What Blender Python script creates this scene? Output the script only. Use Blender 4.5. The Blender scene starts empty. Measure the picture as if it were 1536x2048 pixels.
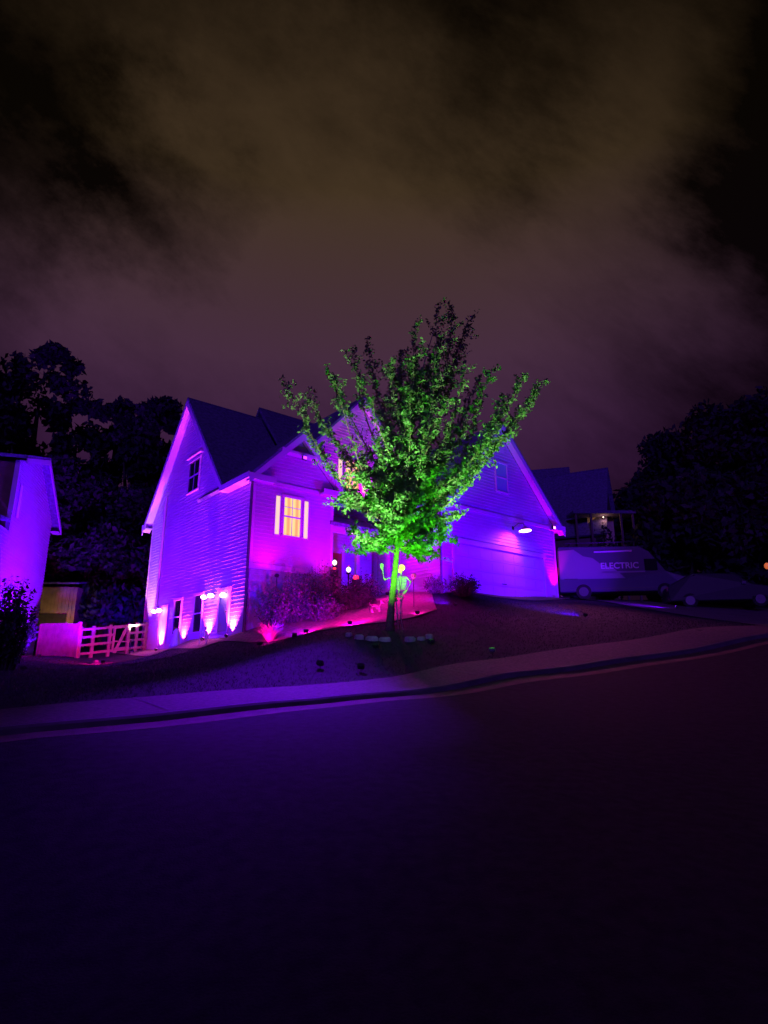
import bpy, bmesh, math, random
import numpy as np
from mathutils import Vector, Matrix
random.seed(11); rng = np.random.default_rng(5)
PI = math.pi
S = bpy.context.scene
COL = S.collection

# ------------------------------------------------------------------ camera
F = 1184.; CX = 768.; CY = 1024.; HZ = 1330.; TH = math.atan((HZ-CY)/F); EZ = 1.6
cT, sT = math.cos(TH), math.sin(TH)
cam_d = bpy.data.cameras.new("camera"); cam = bpy.data.objects.new("camera", cam_d); COL.objects.link(cam)
cam.location = (0, 0, EZ); cam.rotation_euler = (PI/2+TH, 0, 0)
cam_d.sensor_fit = 'VERTICAL'; cam_d.sensor_height = 24.; cam_d.lens = 24.*F/2048.
cam_d.clip_end = 2000; cam_d.clip_start = .05
S.camera = cam
S.render.resolution_x = 768; S.render.resolution_y = 1024

def ray(x, y):
    a = (x-CX)/F; b = (CY-y)/F
    return Vector((a, cT-b*sT, sT+b*cT))
def at(x, y, Y):                      # point of the place seen at (x, y) of the photo, Y metres ahead
    r = ray(x, y); k = Y/r.y
    return Vector((r.x*k, Y, EZ+r.z*k))

# ------------------------------------------------------------------ view, world (night sky with lit clouds)
S.view_settings.view_transform = 'Standard'; S.view_settings.look = 'None'
S.view_settings.exposure = 0; S.view_settings.gamma = 1; S.view_settings.use_curve_mapping = False
S.cycles.max_bounces = 6; S.cycles.diffuse_bounces = 3; S.cycles.glossy_bounces = 2
S.cycles.sample_clamp_indirect = 3.0
W = bpy.data.worlds.new("World"); S.world = W; W.use_nodes = True
nt = W.node_tree; nt.nodes.clear()
def wn(t, **k):
    n = nt.nodes.new(t)
    for a, b in k.items(): setattr(n, a, b)
    return n
def wmath(op, a, b=None, c=None):
    n = wn('ShaderNodeMath', operation=op)
    for i, v in enumerate((a, b, c)):
        if v is None: continue
        if isinstance(v, (int, float)): n.inputs[i].default_value = v
        else: nt.links.new(v, n.inputs[i])
    return n.outputs[0]
tc = wn('ShaderNodeTexCoord')
def wnoise(scale, detail, rough, off=(0, 0, 0), color=False):
    r0 = wn('ShaderNodeMapping'); r0.inputs['Rotation'].default_value = (0, math.radians(-38), 0)
    nt.links.new(tc.outputs['Generated'], r0.inputs['Vector'])
    m = wn('ShaderNodeMapping'); m.inputs['Location'].default_value = off; m.inputs['Scale'].default_value = (.45, 1, 1)
    nt.links.new(r0.outputs[0], m.inputs['Vector'])
    n = wn('ShaderNodeTexNoise'); n.inputs['Scale'].default_value = scale
    n.inputs['Detail'].default_value = detail; n.inputs['Roughness'].default_value = rough
    nt.links.new(m.outputs[0], n.inputs['Vector'])
    return n.outputs['Color' if color else 'Fac']
warp = wnoise(3.6, 8, .66, (3, 1, 2), True)
vs = wn('ShaderNodeVectorMath', operation='SUBTRACT'); nt.links.new(warp, vs.inputs[0]); vs.inputs[1].default_value = (.5, .5, .5)
vm = wn('ShaderNodeVectorMath', operation='SCALE'); nt.links.new(vs.outputs[0], vm.inputs[0]); vm.inputs['Scale'].default_value = .46
va = wn('ShaderNodeVectorMath', operation='ADD'); nt.links.new(tc.outputs['Generated'], va.inputs[0]); nt.links.new(vm.outputs[0], va.inputs[1])
def blob(x, y, r0, r1, amp):
    d = ray(x, y).normalized()
    n = wn('ShaderNodeVectorMath', operation='DISTANCE'); nt.links.new(va.outputs[0], n.inputs[0]); n.inputs[1].default_value = d
    m = wn('ShaderNodeMapRange', interpolation_type='SMOOTHSTEP'); nt.links.new(n.outputs['Value'], m.inputs[0])
    m.inputs[1].default_value = r0; m.inputs[2].default_value = r1; m.inputs[3].default_value = amp; m.inputs[4].default_value = 0
    return m.outputs[0]
SKY_BLOBS = [(660, 400, .0, .70, .66), (1200, 380, .0, .60, .44), (420, 680, .0, .60, .46), (90, 500, .0, .34, .44), (950, 700, 0, .60, .36), (300, 120, 0, .40, .20),
             (70, 290, .02, .25, -.66), (260, 370, .0, .17, -.58), (420, 455, .0, .14, -.50), (540, 450, .0, .08, -.14), (1000, 210, .0, .20, -.40), (1090, 330, .0, .13, -.24), (10, 500, 0, .14, -.3),
             (1600, 580, .0, .36, -.42), (1700, 40, .08, .48, -.38), (-60, -20, .05, .42, -.15), (1380, 470, 0, .12, -.22), (760, -160, .0, .54, -.66)]
acc = 0.10
for b in SKY_BLOBS:
    acc = wmath('ADD', acc, blob(*b))
streak = wnoise(4.2, 9, .68, (1, 4, 0))
acc = wmath('ADD', acc, wmath('MULTIPLY', wmath('SUBTRACT', streak, .5), .62))
cl = wn('ShaderNodeClamp'); nt.links.new(acc, cl.inputs[0])
cl.inputs['Min'].default_value = .05; cl.inputs['Max'].default_value = 1.2
sep = wn('ShaderNodeSeparateXYZ'); nt.links.new(tc.outputs['Generated'], sep.inputs[0])
el = wn('ShaderNodeMapRange'); nt.links.new(sep.outputs['Z'], el.inputs[0])
el.inputs[1].default_value = .30; el.inputs[2].default_value = .68
hue = wn('ShaderNodeMix', data_type='RGBA'); nt.links.new(el.outputs[0], hue.inputs['Factor'])
hue.inputs['A'].default_value = (.068, .018, .084, 1); hue.inputs['B'].default_value = (.060, .036, .018, 1)
mul = wn('ShaderNodeMix', data_type='RGBA', blend_type='MULTIPLY'); mul.inputs['Factor'].default_value = 1
nt.links.new(hue.outputs['Result'], mul.inputs['A'])
comb = wn('ShaderNodeCombineColor')
for i in range(3): nt.links.new(cl.outputs[0], comb.inputs[i])
nt.links.new(comb.outputs[0], mul.inputs['B'])
bg = wn('ShaderNodeBackground'); nt.links.new(mul.outputs['Result'], bg.inputs['Color']); bg.inputs['Strength'].default_value = .78
base = wn('ShaderNodeTexSky', sky_type='NISHITA'); base.sun_disc = False
base.sun_elevation = math.radians(-9); base.sun_rotation = math.radians(200)
bg2 = wn('ShaderNodeBackground'); nt.links.new(base.outputs[0], bg2.inputs['Color']); bg2.inputs['Strength'].default_value = .05
ad = wn('ShaderNodeAddShader'); nt.links.new(bg.outputs[0], ad.inputs[0]); nt.links.new(bg2.outputs[0], ad.inputs[1])
wo = wn('ShaderNodeOutputWorld'); nt.links.new(ad.outputs[0], wo.inputs['Surface'])

violet_fill_d = bpy.data.lights.new("moon", 'SUN'); moon = bpy.data.objects.new("moon", violet_fill_d); COL.objects.link(moon)  # added violet fill for roofs, trees and ground, not moonlight
violet_fill_d.energy = .75; violet_fill_d.angle = math.radians(8); violet_fill_d.color = (.20, .05, 1)
moon.rotation_euler = (math.radians(77), 0, math.radians(-14)); moon.location = (0, -10, 30)

# ------------------------------------------------------------------ materials
MATS = {}
def mat(name, col, rough=.7, metal=0, noise=0, nscale=6, bump=0, bscale=40, col2=None, emit=None, es=0, spec=.5, trans=0):
    if name in MATS: return MATS[name]
    m = bpy.data.materials.new(name); m.use_nodes = True; n = m.node_tree
    b = n.nodes['Principled BSDF']
    b.inputs['Base Color'].default_value = (*col, 1); b.inputs['Roughness'].default_value = rough
    b.inputs['Metallic'].default_value = metal; b.inputs['Specular IOR Level'].default_value = spec
    if noise or bump:
        t = n.nodes.new('ShaderNodeTexCoord')
    if noise:
        x = n.nodes.new('ShaderNodeTexNoise'); x.inputs['Scale'].default_value = nscale; x.inputs['Detail'].default_value = 5
        n.links.new(t.outputs['Object'], x.inputs['Vector'])
        r = n.nodes.new('ShaderNodeValToRGB'); n.links.new(x.outputs['Fac'], r.inputs[0])
        c2 = col2 or tuple(c*(1-noise) for c in col)
        r.color_ramp.elements[0].position = .32; r.color_ramp.elements[0].color = (*c2, 1)
        r.color_ramp.elements[1].position = .68; r.color_ramp.elements[1].color = (*col, 1)
        n.links.new(r.outputs[0], b.inputs['Base Color'])
    if bump:
        x2 = n.nodes.new('ShaderNodeTexNoise'); x2.inputs['Scale'].default_value = bscale; x2.inputs['Detail'].default_value = 4
        n.links.new(t.outputs['Object'], x2.inputs['Vector'])
        bm_ = n.nodes.new('ShaderNodeBump'); bm_.inputs['Strength'].default_value = bump; bm_.inputs['Distance'].default_value = .03
        n.links.new(x2.outputs['Fac'], bm_.inputs['Height']); n.links.new(bm_.outputs[0], b.inputs['Normal'])
    if emit:
        b.inputs['Emission Color'].default_value = (*emit, 1); b.inputs['Emission Strength'].default_value = es
    MATS[name] = m
    return m
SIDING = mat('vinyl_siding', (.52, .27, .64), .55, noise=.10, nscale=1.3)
STONE = mat('foundation_stone', (.30, .29, .30), .85, noise=.45, nscale=5, bump=.6, bscale=9)
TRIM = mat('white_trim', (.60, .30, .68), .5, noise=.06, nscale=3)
ROOF = mat('asphalt_shingle', (.17, .13, .33), .9, noise=.5, nscale=7, bump=.5, bscale=30)
ASPHALT = mat('asphalt', (.036, .028, .042), .95, noise=.45, nscale=9, bump=.6, bscale=70, spec=.12)
CONC = mat('concrete', (.13, .075, .09), .9, noise=.55, nscale=16, bump=.4, bscale=45)
GUTTER = mat('gutter_concrete', (.15, .08, .05), .9, noise=.45, nscale=4.5, bump=.4, bscale=40)
CURBM = mat('curb_concrete', (.12, .10, .11), .85, noise=.4, nscale=3)
DRIVE = mat('driveway_concrete', (.17, .11, .13), .85, noise=.3, nscale=1.5, bump=.3, bscale=40)
GRASS = mat('lawn_grass', (.055, .04, .06), .95, noise=.3, nscale=3.5, bump=.8, bscale=60, spec=.1)
MULCH = mat('mulch', (.42, .24, .24), .95, noise=.45, nscale=9, bump=.9, bscale=25, spec=.1)
METAL = mat('dark_metal', (.04, .04, .045), .45, .6)
BLACK = mat('black_plastic', (.02, .02, .022), .5)
BARK = mat('bark', (.30, .22, .13), .9, noise=.5, nscale=14, bump=.8, bscale=30)
DBARK = mat('dark_bark', (.05, .04, .035), .9, noise=.5, nscale=5)
LEAF = mat('tree_leaf', (.12, .20, .07), .55, noise=.4, nscale=4, col2=(.07, .13, .04))
DLEAF = mat('dark_leaf', (.03, .03, .04), .7, noise=.6, nscale=.8)
def translucent(m, f, tint):
    n = m.node_tree; b = n.nodes['Principled BSDF']; t = n.nodes.new('ShaderNodeBsdfTranslucent'); t.inputs['Color'].default_value = (*tint, 1)
    x = n.nodes.new('ShaderNodeMixShader'); x.inputs[0].default_value = f; o = n.nodes['Material Output']
    n.links.new(b.outputs[0], x.inputs[1]); n.links.new(t.outputs[0], x.inputs[2]); n.links.new(x.outputs[0], o.inputs['Surface'])
translucent(LEAF, .35, (.10, .20, .04))
SHRUB = mat('shrub_leaf', (.17, .11, .11), .6, noise=.6, nscale=3)
BLADE = mat('ornamental_grass', (.50, .36, .30), .6, noise=.4, nscale=9)
WOOD = mat('cedar_fence', (.48, .26, .19), .85, noise=.35, nscale=3, bump=.3, bscale=14)
GATEW = mat('weathered_wood', (.34, .26, .28), .85, noise=.3, nscale=4)
SHEDW = mat('shed_wood', (.42, .30, .15), .85, noise=.35, nscale=2.5)
DGLASS = mat('dark_glass', (.012, .012, .02), .08, spec=.8)
BONE = mat('bone_plastic', (.66, .46, .54), .5, noise=.2, nscale=20)
NAVY = mat('navy_van_paint', (.07, .055, .12), .3, .0, spec=.6)
VWHITE = mat('white_van_graphic', (.22, .18, .28), .4)
RUBBER = mat('tyre_rubber', (.02, .02, .02), .9)
RIM = mat('steel_rim', (.12, .11, .13), .4, .7)
ROCK = mat('edging_stone', (.50, .46, .40), .9, noise=.45, nscale=7, bump=.7, bscale=15)
BULB = mat('lamp_bulb', (1, .9, .9), .4, emit=(1, .72, .80), es=9)
GLOW_W = mat('warm_lamp_glass', (1, .9, .8), .4, emit=(1, .80, .62), es=3.0)
GLOW_R = mat('red_glow', (.6, .05, .05), .4, emit=(1, .03, .07), es=1.6)
SIDEPANE = mat('lit_side_pane', (.05, .04, .04), .5, emit=(1, .62, .52), es=1.1)
LENS_M = mat('magenta_lens', (.8, .2, .7), .3, emit=(1, .15, .95), es=8)
LENS_V = mat('violet_lens', (.4, .1, .9), .3, emit=(.25, .02, 1), es=6)
LENS_G = mat('green_lens', (.2, .8, .2), .3, emit=(.12, 1, .05), es=4)
FAINT = mat('faint_warm_pane', (.3, .2, .1), .4, emit=(1, .52, .25), es=.55)
def pane_mat(name, c1, c2, es, scale):
    m = bpy.data.materials.new(name); m.use_nodes = True; n = m.node_tree; b = n.nodes['Principled BSDF']
    t = n.nodes.new('ShaderNodeTexCoord'); w = n.nodes.new('ShaderNodeTexWave'); w.wave_type = 'BANDS'; w.bands_direction = 'X'
    w.inputs['Scale'].default_value = scale; w.inputs['Distortion'].default_value = 1.6; w.inputs['Detail'].default_value = 2; w.inputs['Detail Scale'].default_value = .6
    n.links.new(t.outputs['Object'], w.inputs['Vector'])
    r = n.nodes.new('ShaderNodeValToRGB'); n.links.new(w.outputs['Fac'], r.inputs[0])
    r.color_ramp.elements[0].color = (*c2, 1); r.color_ramp.elements[1].color = (*c1, 1); r.color_ramp.elements[1].position = .55
    n.links.new(r.outputs[0], b.inputs['Emission Color']); b.inputs['Emission Strength'].default_value = es
    b.inputs['Base Color'].default_value = (.02, .015, .01, 1); b.inputs['Specular IOR Level'].default_value = .1
    return m
WARMPANE = pane_mat('curtained_lit_pane', (1, .68, .26), (.85, .33, .16), 1.15, .8)

# ------------------------------------------------------------------ mesh helpers
def pieces(name, boxes, m, parent):
    for b in boxes:
        q = MB(); q.box(*b); q.build(name, m, parent)
class MB:
    def __init__(s): s.v = []; s.f = []; s.mi = []; s.cur = 0
    def add(s, vs, fs):
        o = len(s.v); s.v.extend([tuple(p) for p in vs]); s.f.extend([tuple(i+o for i in f) for f in fs]); s.mi.extend([s.cur]*len(fs))
    def box(s, x0, x1, y0, y1, z0, z1):
        s.add([(x0,y0,z0),(x1,y0,z0),(x1,y1,z0),(x0,y1,z0),(x0,y0,z1),(x1,y0,z1),(x1,y1,z1),(x0,y1,z1)],
              [(0,3,2,1),(4,5,6,7),(0,1,5,4),(1,2,6,5),(2,3,7,6),(3,0,4,7)])
    def hexa(s, bot, top):
        n = len(bot)
        s.add(list(bot)+list(top), [tuple(range(n))[::-1], tuple(range(n, 2*n))]+[(i, (i+1)%n, n+(i+1)%n, n+i) for i in range(n)])
    def tube(s, pts, rads, n=8, cap=True):
        rings = []
        for i, p in enumerate(pts):
            p = Vector(p)
            d = (Vector(pts[min(i+1, len(pts)-1)])-Vector(pts[max(i-1, 0)]))
            if d.length < 1e-6: d = Vector((0, 0, 1))
            d.normalize(); a = d.orthogonal().normalized() if abs(d.z) > .99 else d.cross(Vector((0, 0, 1))).normalized(); b = d.cross(a)
            r = rads[i] if isinstance(rads, (list, tuple)) else rads
            rings.append([p+a*math.cos(2*PI*k/n)*r+b*math.sin(2*PI*k/n)*r for k in range(n)])
        vs = [q for rr in rings for q in rr]; fs = []
        for i in range(len(pts)-1):
            for k in range(n):
                fs.append((i*n+k, i*n+(k+1)%n, (i+1)*n+(k+1)%n, (i+1)*n+k))
        if cap: fs.append(tuple(range(n))[::-1]); fs.append(tuple((len(pts)-1)*n+k for k in range(n)))
        s.add(vs, fs)
    def ball(s, c, rx, ry=None, rz=None, n=10, m=7):
        ry = ry or rx; rz = rz or rx; c = Vector(c)
        vs = [c+Vector((0, 0, -rz))]
        for j in range(1, m):
            t = PI*j/m
            for k in range(n): vs.append(c+Vector((rx*math.sin(t)*math.cos(2*PI*k/n), ry*math.sin(t)*math.sin(2*PI*k/n), -rz*math.cos(t))))
        vs.append(c+Vector((0, 0, rz))); fs = []
        for k in range(n): fs.append((0, 1+(k+1)%n, 1+k)); fs.append((len(vs)-1, len(vs)-1-n+k, len(vs)-1-n+(k+1)%n))
        for j in range(m-2):
            for k in range(n): fs.append((1+j*n+k, 1+j*n+(k+1)%n, 1+(j+1)*n+(k+1)%n, 1+(j+1)*n+k))
        s.add(vs, fs)
    # boxes in a wall's own plane: o origin, h along the wall, nn outward
    def pbox(s, o, h, nn, a0, a1, z0, z1, d0, d1):
        P = lambda a, d, z: (o[0]+h[0]*a+nn[0]*d, o[1]+h[1]*a+nn[1]*d, z)
        s.hexa([P(a0,d0,z0),P(a1,d0,z0),P(a1,d1,z0),P(a0,d1,z0)], [P(a0,d0,z1),P(a1,d0,z1),P(a1,d1,z1),P(a0,d1,z1)])
    def build(s, name, m, parent=None, smooth=False, loc=None):
        me = bpy.data.meshes.new(name); me.from_pydata(s.v, [], s.f); me.validate()
        ms = m if isinstance(m, (list, tuple)) else [m]
        for x in ms: me.materials.append(x)
        if len(ms) > 1: me.polygons.foreach_set('material_index', s.mi[:len(me.polygons)])
        bm = bmesh.new(); bm.from_mesh(me); bmesh.ops.recalc_face_normals(bm, faces=bm.faces); bm.to_mesh(me); bm.free()
        if smooth: me.polygons.foreach_set('use_smooth', [True]*len(me.polygons))
        o = bpy.data.objects.new(name, me); COL.objects.link(o)
        if parent: o.parent = parent
        if loc is not None: o.location = loc
        return o
def thing(name, label, cat, loc=(0, 0, 0), rz=0, group=None):
    o = bpy.data.objects.new(name, None); COL.objects.link(o); o.empty_display_size = .3
    o.location = loc; o.rotation_euler = (0, 0, rz); o['label'] = label; o['category'] = cat
    if group: o['group'] = group
    return o
def tag(o, label, cat, group=None):
    o['label'] = label; o['category'] = cat
    if group: o['group'] = group
    return o
def copy_thing(o, label=None, group=None):
    r = o.copy(); COL.objects.link(r)
    if label: r['label'] = label
    if group: r['group'] = group
    for ch in list(o.children):
        c = ch.copy(); COL.objects.link(c); c.parent = r
        for g in ch.children:
            d = g.copy(); COL.objects.link(d); d.parent = c
    return r

# ------------------------------------------------------------------ the house's frame
AZ = math.radians(50.2); RZ = PI/2-AZ
U = Vector((math.sin(AZ), math.cos(AZ), 0)); V = Vector((-U.y, U.x, 0))
P0 = at(492, 1240, 22.0); P0.z = 0
def hl(u, v, z=0): return P0+U*u+V*v+Vector((0, 0, z))

# ------------------------------------------------------------------ terrain
curb_px = [(0,1488,6.5),(300,1462,7.6),(600,1425,9.0),(780,1405,10),(966,1386,11.2),(1210,1349,13),(1484,1303,15.5)]
cp = [at(*p) for p in curb_px]
left_dir = Vector((-.73, -.68, 0)); right_dir = Vector((.88, .475, 0))
curb = [cp[0]+left_dir*30+Vector((0,0,-1.3)), cp[0]+left_dir*12+Vector((0,0,-.45))]+cp+[cp[-1]+right_dir*8+Vector((0,0,.75)), cp[-1]+right_dir*30+Vector((0,0,2.0))]
def catmull(pts, n=8):
    out = []
    for i in range(len(pts)-1):
        p0 = pts[max(i-1, 0)]; p1 = pts[i]; p2 = pts[i+1]; p3 = pts[min(i+2, len(pts)-1)]
        for k in range(n):
            t = k/n
            out.append(.5*((2*p1)+(p2-p0)*t+(2*p0-5*p1+4*p2-p3)*t*t+(3*p1-3*p2+p3-p0)*t**3))
    out.append(pts[-1]); return out
curve = [Vector(p) for p in curb]
for _ in range(3):
    q = [curve[0]]
    for a, b in zip(curve[:-1], curve[1:]): q += [a.lerp(b, .25), a.lerp(b, .75)]
    curve = q+[curve[-1]]
cxy = np.array([[p.x, p.y] for p in curve])
seg = np.diff(cxy, axis=0); seglen = np.hypot(seg[:,0], seg[:,1]); cum = np.concatenate([[0], np.cumsum(seglen)])
def sdist(x, y):                       # signed distance behind the curb line (positive on the house side)
    x = np.atleast_1d(x).astype(float); y = np.atleast_1d(y).astype(float)
    best = np.full(x.shape, 1e9); sg = np.ones(x.shape)
    for i in range(len(seg)):
        a = cxy[i]; d = seg[i]; t = np.clip(((x-a[0])*d[0]+(y-a[1])*d[1])/(seglen[i]**2), 0, 1)
        dx = x-(a[0]+t*d[0]); dy = y-(a[1]+t*d[1]); r = np.hypot(dx, dy)
        m = r < best-1e-9; best[m] = r[m]; sg[m] = np.sign(d[0]*dy-d[1]*dx)[m]
    return best*sg
def on_offset(px, py, s):              # where the sight line to (px, py) stands s metres behind the curb, in plan
    lo, hi = 3., 40.
    for _ in range(40):
        m = (lo+hi)/2; p = at(px, py, m)
        if sdist(p.x, p.y)[0] < s: lo = m
        else: hi = m
    return at(px, py, (lo+hi)/2)
ctrl = [tuple(p) for p in curb]
for px, py in [(0,1455),(150,1440),(300,1428),(450,1411),(620,1397),(800,1381),(1000,1346),(1200,1321),(1400,1294)]:
    p = on_offset(px, py, .6); ctrl.append((p.x, p.y, p.z-.13))
SWW = 2.1
for px, py in [(0,1420),(150,1405),(300,1394),(450,1381),(620,1371),(800,1353),(1000,1318),(1200,1288),(1380,1258)]:
    p = on_offset(px, py, SWW); ctrl.append((p.x, p.y, p.z-.13))
LAWN = [(780,1258,16),(840,1268,16),(700,1278,15.3),(640,1262,18.6),(770,1247,18.3),(870,1222,20),(980,1222,22),(1110,1212,25),(1200,1214,25),(1330,1224,24),(1455,1241,22),(1100,1260,18.5),
        (560,1282,19),(500,1288,19.5),(400,1298,22.5),(300,1316,26),(150,1322,26),(62,1313,26),(0,1322,23),(100,1345,18),(300,1345,16),(500,1325,14.5)]
for p in LAWN:
    q = at(*p); ctrl.append((q.x, q.y, q.z-.13))
for u, v, z in [(0,0,2.75),(3.7,-.1,3.7),(5.5,1,4.3),(7.2,-3,4.42),(11,-3,4.55),(15.2,-3,4.7),(0,11,2.3),(0,5,2.6),(8,12,4.4),(15,8,4.8),(19,0,4.85),(25,4,4.9),(20,14,5),(-6,12,1.9),(-12,14,1.8),(8,-3.6,4.42),(14,-3.8,4.62)]:
    p = hl(u, v, z); ctrl.append((p.x, p.y, z-.1))
q = at(1330,1211,28.5); ctrl.append((q.x,q.y,q.z-.1)); q = at(1540,1226,27); ctrl.append((q.x,q.y,q.z-.1)); q = at(1500,1255,19); ctrl.append((q.x,q.y,q.z-.1))
q = at(1250,1202,31.5); ctrl.append((q.x,q.y,q.z-.1))
for x, y, z in [(0,0,0),(-8,-4,-.8),(8,-2,.6),(3,5,.45),(-4,2,-.25),(10,8,.9),(16,10,1.7),(0,-20,-1),(40,0,2.5),(-40,0,-3),(-40,-40,-3),(40,-40,1),(0,-60,-1.5),
                (-20,55,3.5),(0,55,6),(30,50,7),(50,40,6.5),(60,20,5),(-45,35,0),(-60,10,-3),(0,90,9),(60,90,9),(-60,90,3),(90,30,6),(-90,30,-3),(0,-90,-2),(90,-60,2),(-90,-60,-4)]:
    ctrl.append((x, y, z))
CT = np.array(ctrl)
def tps(r2): return np.where(r2 > 1e-12, r2*np.log(np.maximum(r2, 1e-12)), 0)
N = len(CT); K = tps(((CT[:, None, :2]-CT[None, :, :2])**2).sum(-1))
Pm = np.hstack([np.ones((N, 1)), CT[:, :2]]); Amat = np.zeros((N+3, N+3))
Amat[:N, :N] = K+np.eye(N)*.6; Amat[:N, N:] = Pm; Amat[N:, :N] = Pm.T
sol = np.linalg.solve(Amat, np.concatenate([CT[:, 2], np.zeros(3)]))
def T(x, y):
    x = np.atleast_1d(x).astype(float); y = np.atleast_1d(y).astype(float)
    xc = np.clip(x, -95, 95); yc = np.clip(y, -95, 95)
    out = np.empty(x.shape)
    for i in range(0, len(x), 4000):
        a = xc[i:i+4000]; b = yc[i:i+4000]
        out[i:i+4000] = tps((a[:, None]-CT[None, :, 0])**2+(b[:, None]-CT[None, :, 1])**2)@sol[:N]+sol[N]+sol[N+1]*a+sol[N+2]*b
    return out
def sm(t): t = np.clip(t, 0, 1); return t*t*(3-2*t)
def ground_z(x, y):
    s = sdist(x, y)
    return T(x, y)+np.where(s < .9, -.20, -.20+.33*sm((s-.9)/.7))
def gz(x, y): return float(ground_z(x, y)[0])
def grid_ground(name, xs, ys, m, z=None):
    X, Y = np.meshgrid(xs, ys); Z = ground_z(X.ravel(), Y.ravel())
    nx, ny = len(xs), len(ys)
    vs = np.column_stack([X.ravel(), Y.ravel(), Z])
    fs = [(j*nx+i, j*nx+i+1, (j+1)*nx+i+1, (j+1)*nx+i) for j in range(ny-1) for i in range(nx-1)]
    mb = MB(); mb.v = [tuple(v) for v in vs]; mb.f = fs; mb.mi = [0]*len(fs)
    return mb.build(name, m, smooth=True)
def spaced(lo, a, b, hi, d, D):
    return np.concatenate([np.linspace(lo, a, int((a-lo)/D)+1)[:-1], np.arange(a, b, d), np.linspace(b, hi, int((hi-b)/D)+1)])
g = grid_ground('lawn', spaced(-600, -22, 30, 600, .3, 14), spaced(-600, 3, 38, 600, .3, 14), GRASS); g['kind'] = 'structure'

def offs(i, s):
    p = cxy[i]; a = cxy[max(i-1, 0)]; b = cxy[min(i+1, len(cxy)-1)]; d = b-a; d = d/np.hypot(*d)
    return p[0]-d[1]*s, p[1]+d[0]*s
def strip(name, prof, m):              # prof: (s, lift) pairs across the strip
    mb = MB(); idx = range(len(cxy)); vs = []
    for i in idx:
        for s, h in prof:
            x, y = offs(i, s); vs.append((x, y, h, s))
    a = np.array(vs); zz = T(a[:, 0], a[:, 1])+a[:, 2]
    k = len(prof); mb.v = [(a[i, 0], a[i, 1], zz[i]) for i in range(len(a))]
    mb.f = [(j*k+i, j*k+i+1, (j+1)*k+i+1, (j+1)*k+i) for j in range(len(cxy)-1) for i in range(k-1)]; mb.mi = [0]*len(mb.f)
    o = mb.build(name, m, smooth=False); o['kind'] = 'structure'; return o
strip('road', [(s, 0.03) for s in (-30,-22,-16,-12,-10,-8,-6.5,-5,-3.8,-2.6,-1.6,-.8,-.4,0.0)], ASPHALT)
strip('gutter', [(0.0, .035), (.25, .028), (.48, .045)], GUTTER)
strip('curb', [(.48, .045), (.53, .10), (.58, .128), (.66, .13)], CURBM)
strip('pavement', [(.66, .132), (1.1, .136), (1.6, .138), (SWW, .14), (SWW+.02, .05)], CONC)
# expansion joints of the pavement read as thin dark grooves
mbj = MB()
for k in np.arange(2, cum[-1]-1, 1.5):
    i = int(np.searchsorted(cum, k)); i = max(1, min(i, len(cxy)-1)); t = (k-cum[i-1])/seglen[i-1]
    p = cxy[i-1]*(1-t)+cxy[i]*t; d = seg[i-1]/seglen[i-1]; n_ = np.array([-d[1], d[0]])
    big = abs((k % 6)-2) < .1
    w = .035 if big else .012
    s0, s1 = (.68, SWW-.01)
    ss = np.linspace(s0, s1, 5); L = p+d*w*-.5; R = p+d*w*.5
    pts = [(*(L+n_*s_),) for s_ in ss]+[(*(R+n_*s_),) for s_ in ss]
    z = T(np.array([q[0] for q in pts]), np.array([q[1] for q in pts]))+.146
    mbj.add([(q[0], q[1], z[i2]) for i2, q in enumerate(pts)], [(a_, a_+1, a_+6, a_+5) for a_ in range(4)])
o = mbj.build('pavement_joint', CURBM); o['kind'] = 'structure'

def draped(name, poly, m, lift, step=.45):
    bm = bmesh.new(); vs = [bm.verts.new((p[0], p[1], 0)) for p in poly]; bm.faces.new(vs)
    xs = [p[0] for p in poly]; ys = [p[1] for p in poly]
    for x in np.arange(min(xs)+step, max(xs), step):
        bmesh.ops.bisect_plane(bm, geom=bm.verts[:]+bm.edges[:]+bm.faces[:], plane_co=(x, 0, 0), plane_no=(1, 0, 0))
    for y in np.arange(min(ys)+step, max(ys), step):
        bmesh.ops.bisect_plane(bm, geom=bm.verts[:]+bm.edges[:]+bm.faces[:], plane_co=(0, y, 0), plane_no=(0, 1, 0))
    bmesh.ops.triangulate(bm, faces=bm.faces[:])
    a = np.array([v.co[:] for v in bm.verts]); z = ground_z(a[:, 0], a[:, 1])+lift
    for v, zz in zip(bm.verts, z): v.co.z = zz
    bmesh.ops.recalc_face_normals(bm, faces=bm.faces)
    me = bpy.data.meshes.new(name); bm.to_mesh(me); bm.free(); me.materials.append(m)
    me.polygons.foreach_set('use_smooth', [True]*len(me.polygons))
    o = bpy.data.objects.new(name, me); COL.objects.link(o); o['kind'] = 'structure'; return o
apex = at(1452, 1241, 21.5)
dl = [hl(7.6,-3.03), hl(15.3,-3.03), hl(15.4,3), hl(24,6), hl(30,2), at(1900,1240,24), at(1800,1262,18.5), at(1560,1266,18.3), apex, at(1300,1222,24.5), hl(15.5,-4.6), hl(9,-4.2)]
draped('driveway', [(p.x, p.y) for p in dl], DRIVE, .03)
bed = [at(300,1312,26.5), at(400,1292,22.5), at(500,1280,19.6), at(560,1273,18.9), at(640,1257,18.4), at(700,1251,18.2), at(775,1246,18.3), at(835,1234,19), at(874,1217,20.2), hl(7.15,-2.4), hl(7.15,1.4), hl(3.8,1.4), hl(3.8,-.05), hl(-.05,-.05), hl(-.05,11), hl(-1.2,11.5)]
draped('mulch_bed', [(p.x, p.y) for p in bed], MULCH, .035, .4)

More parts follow.
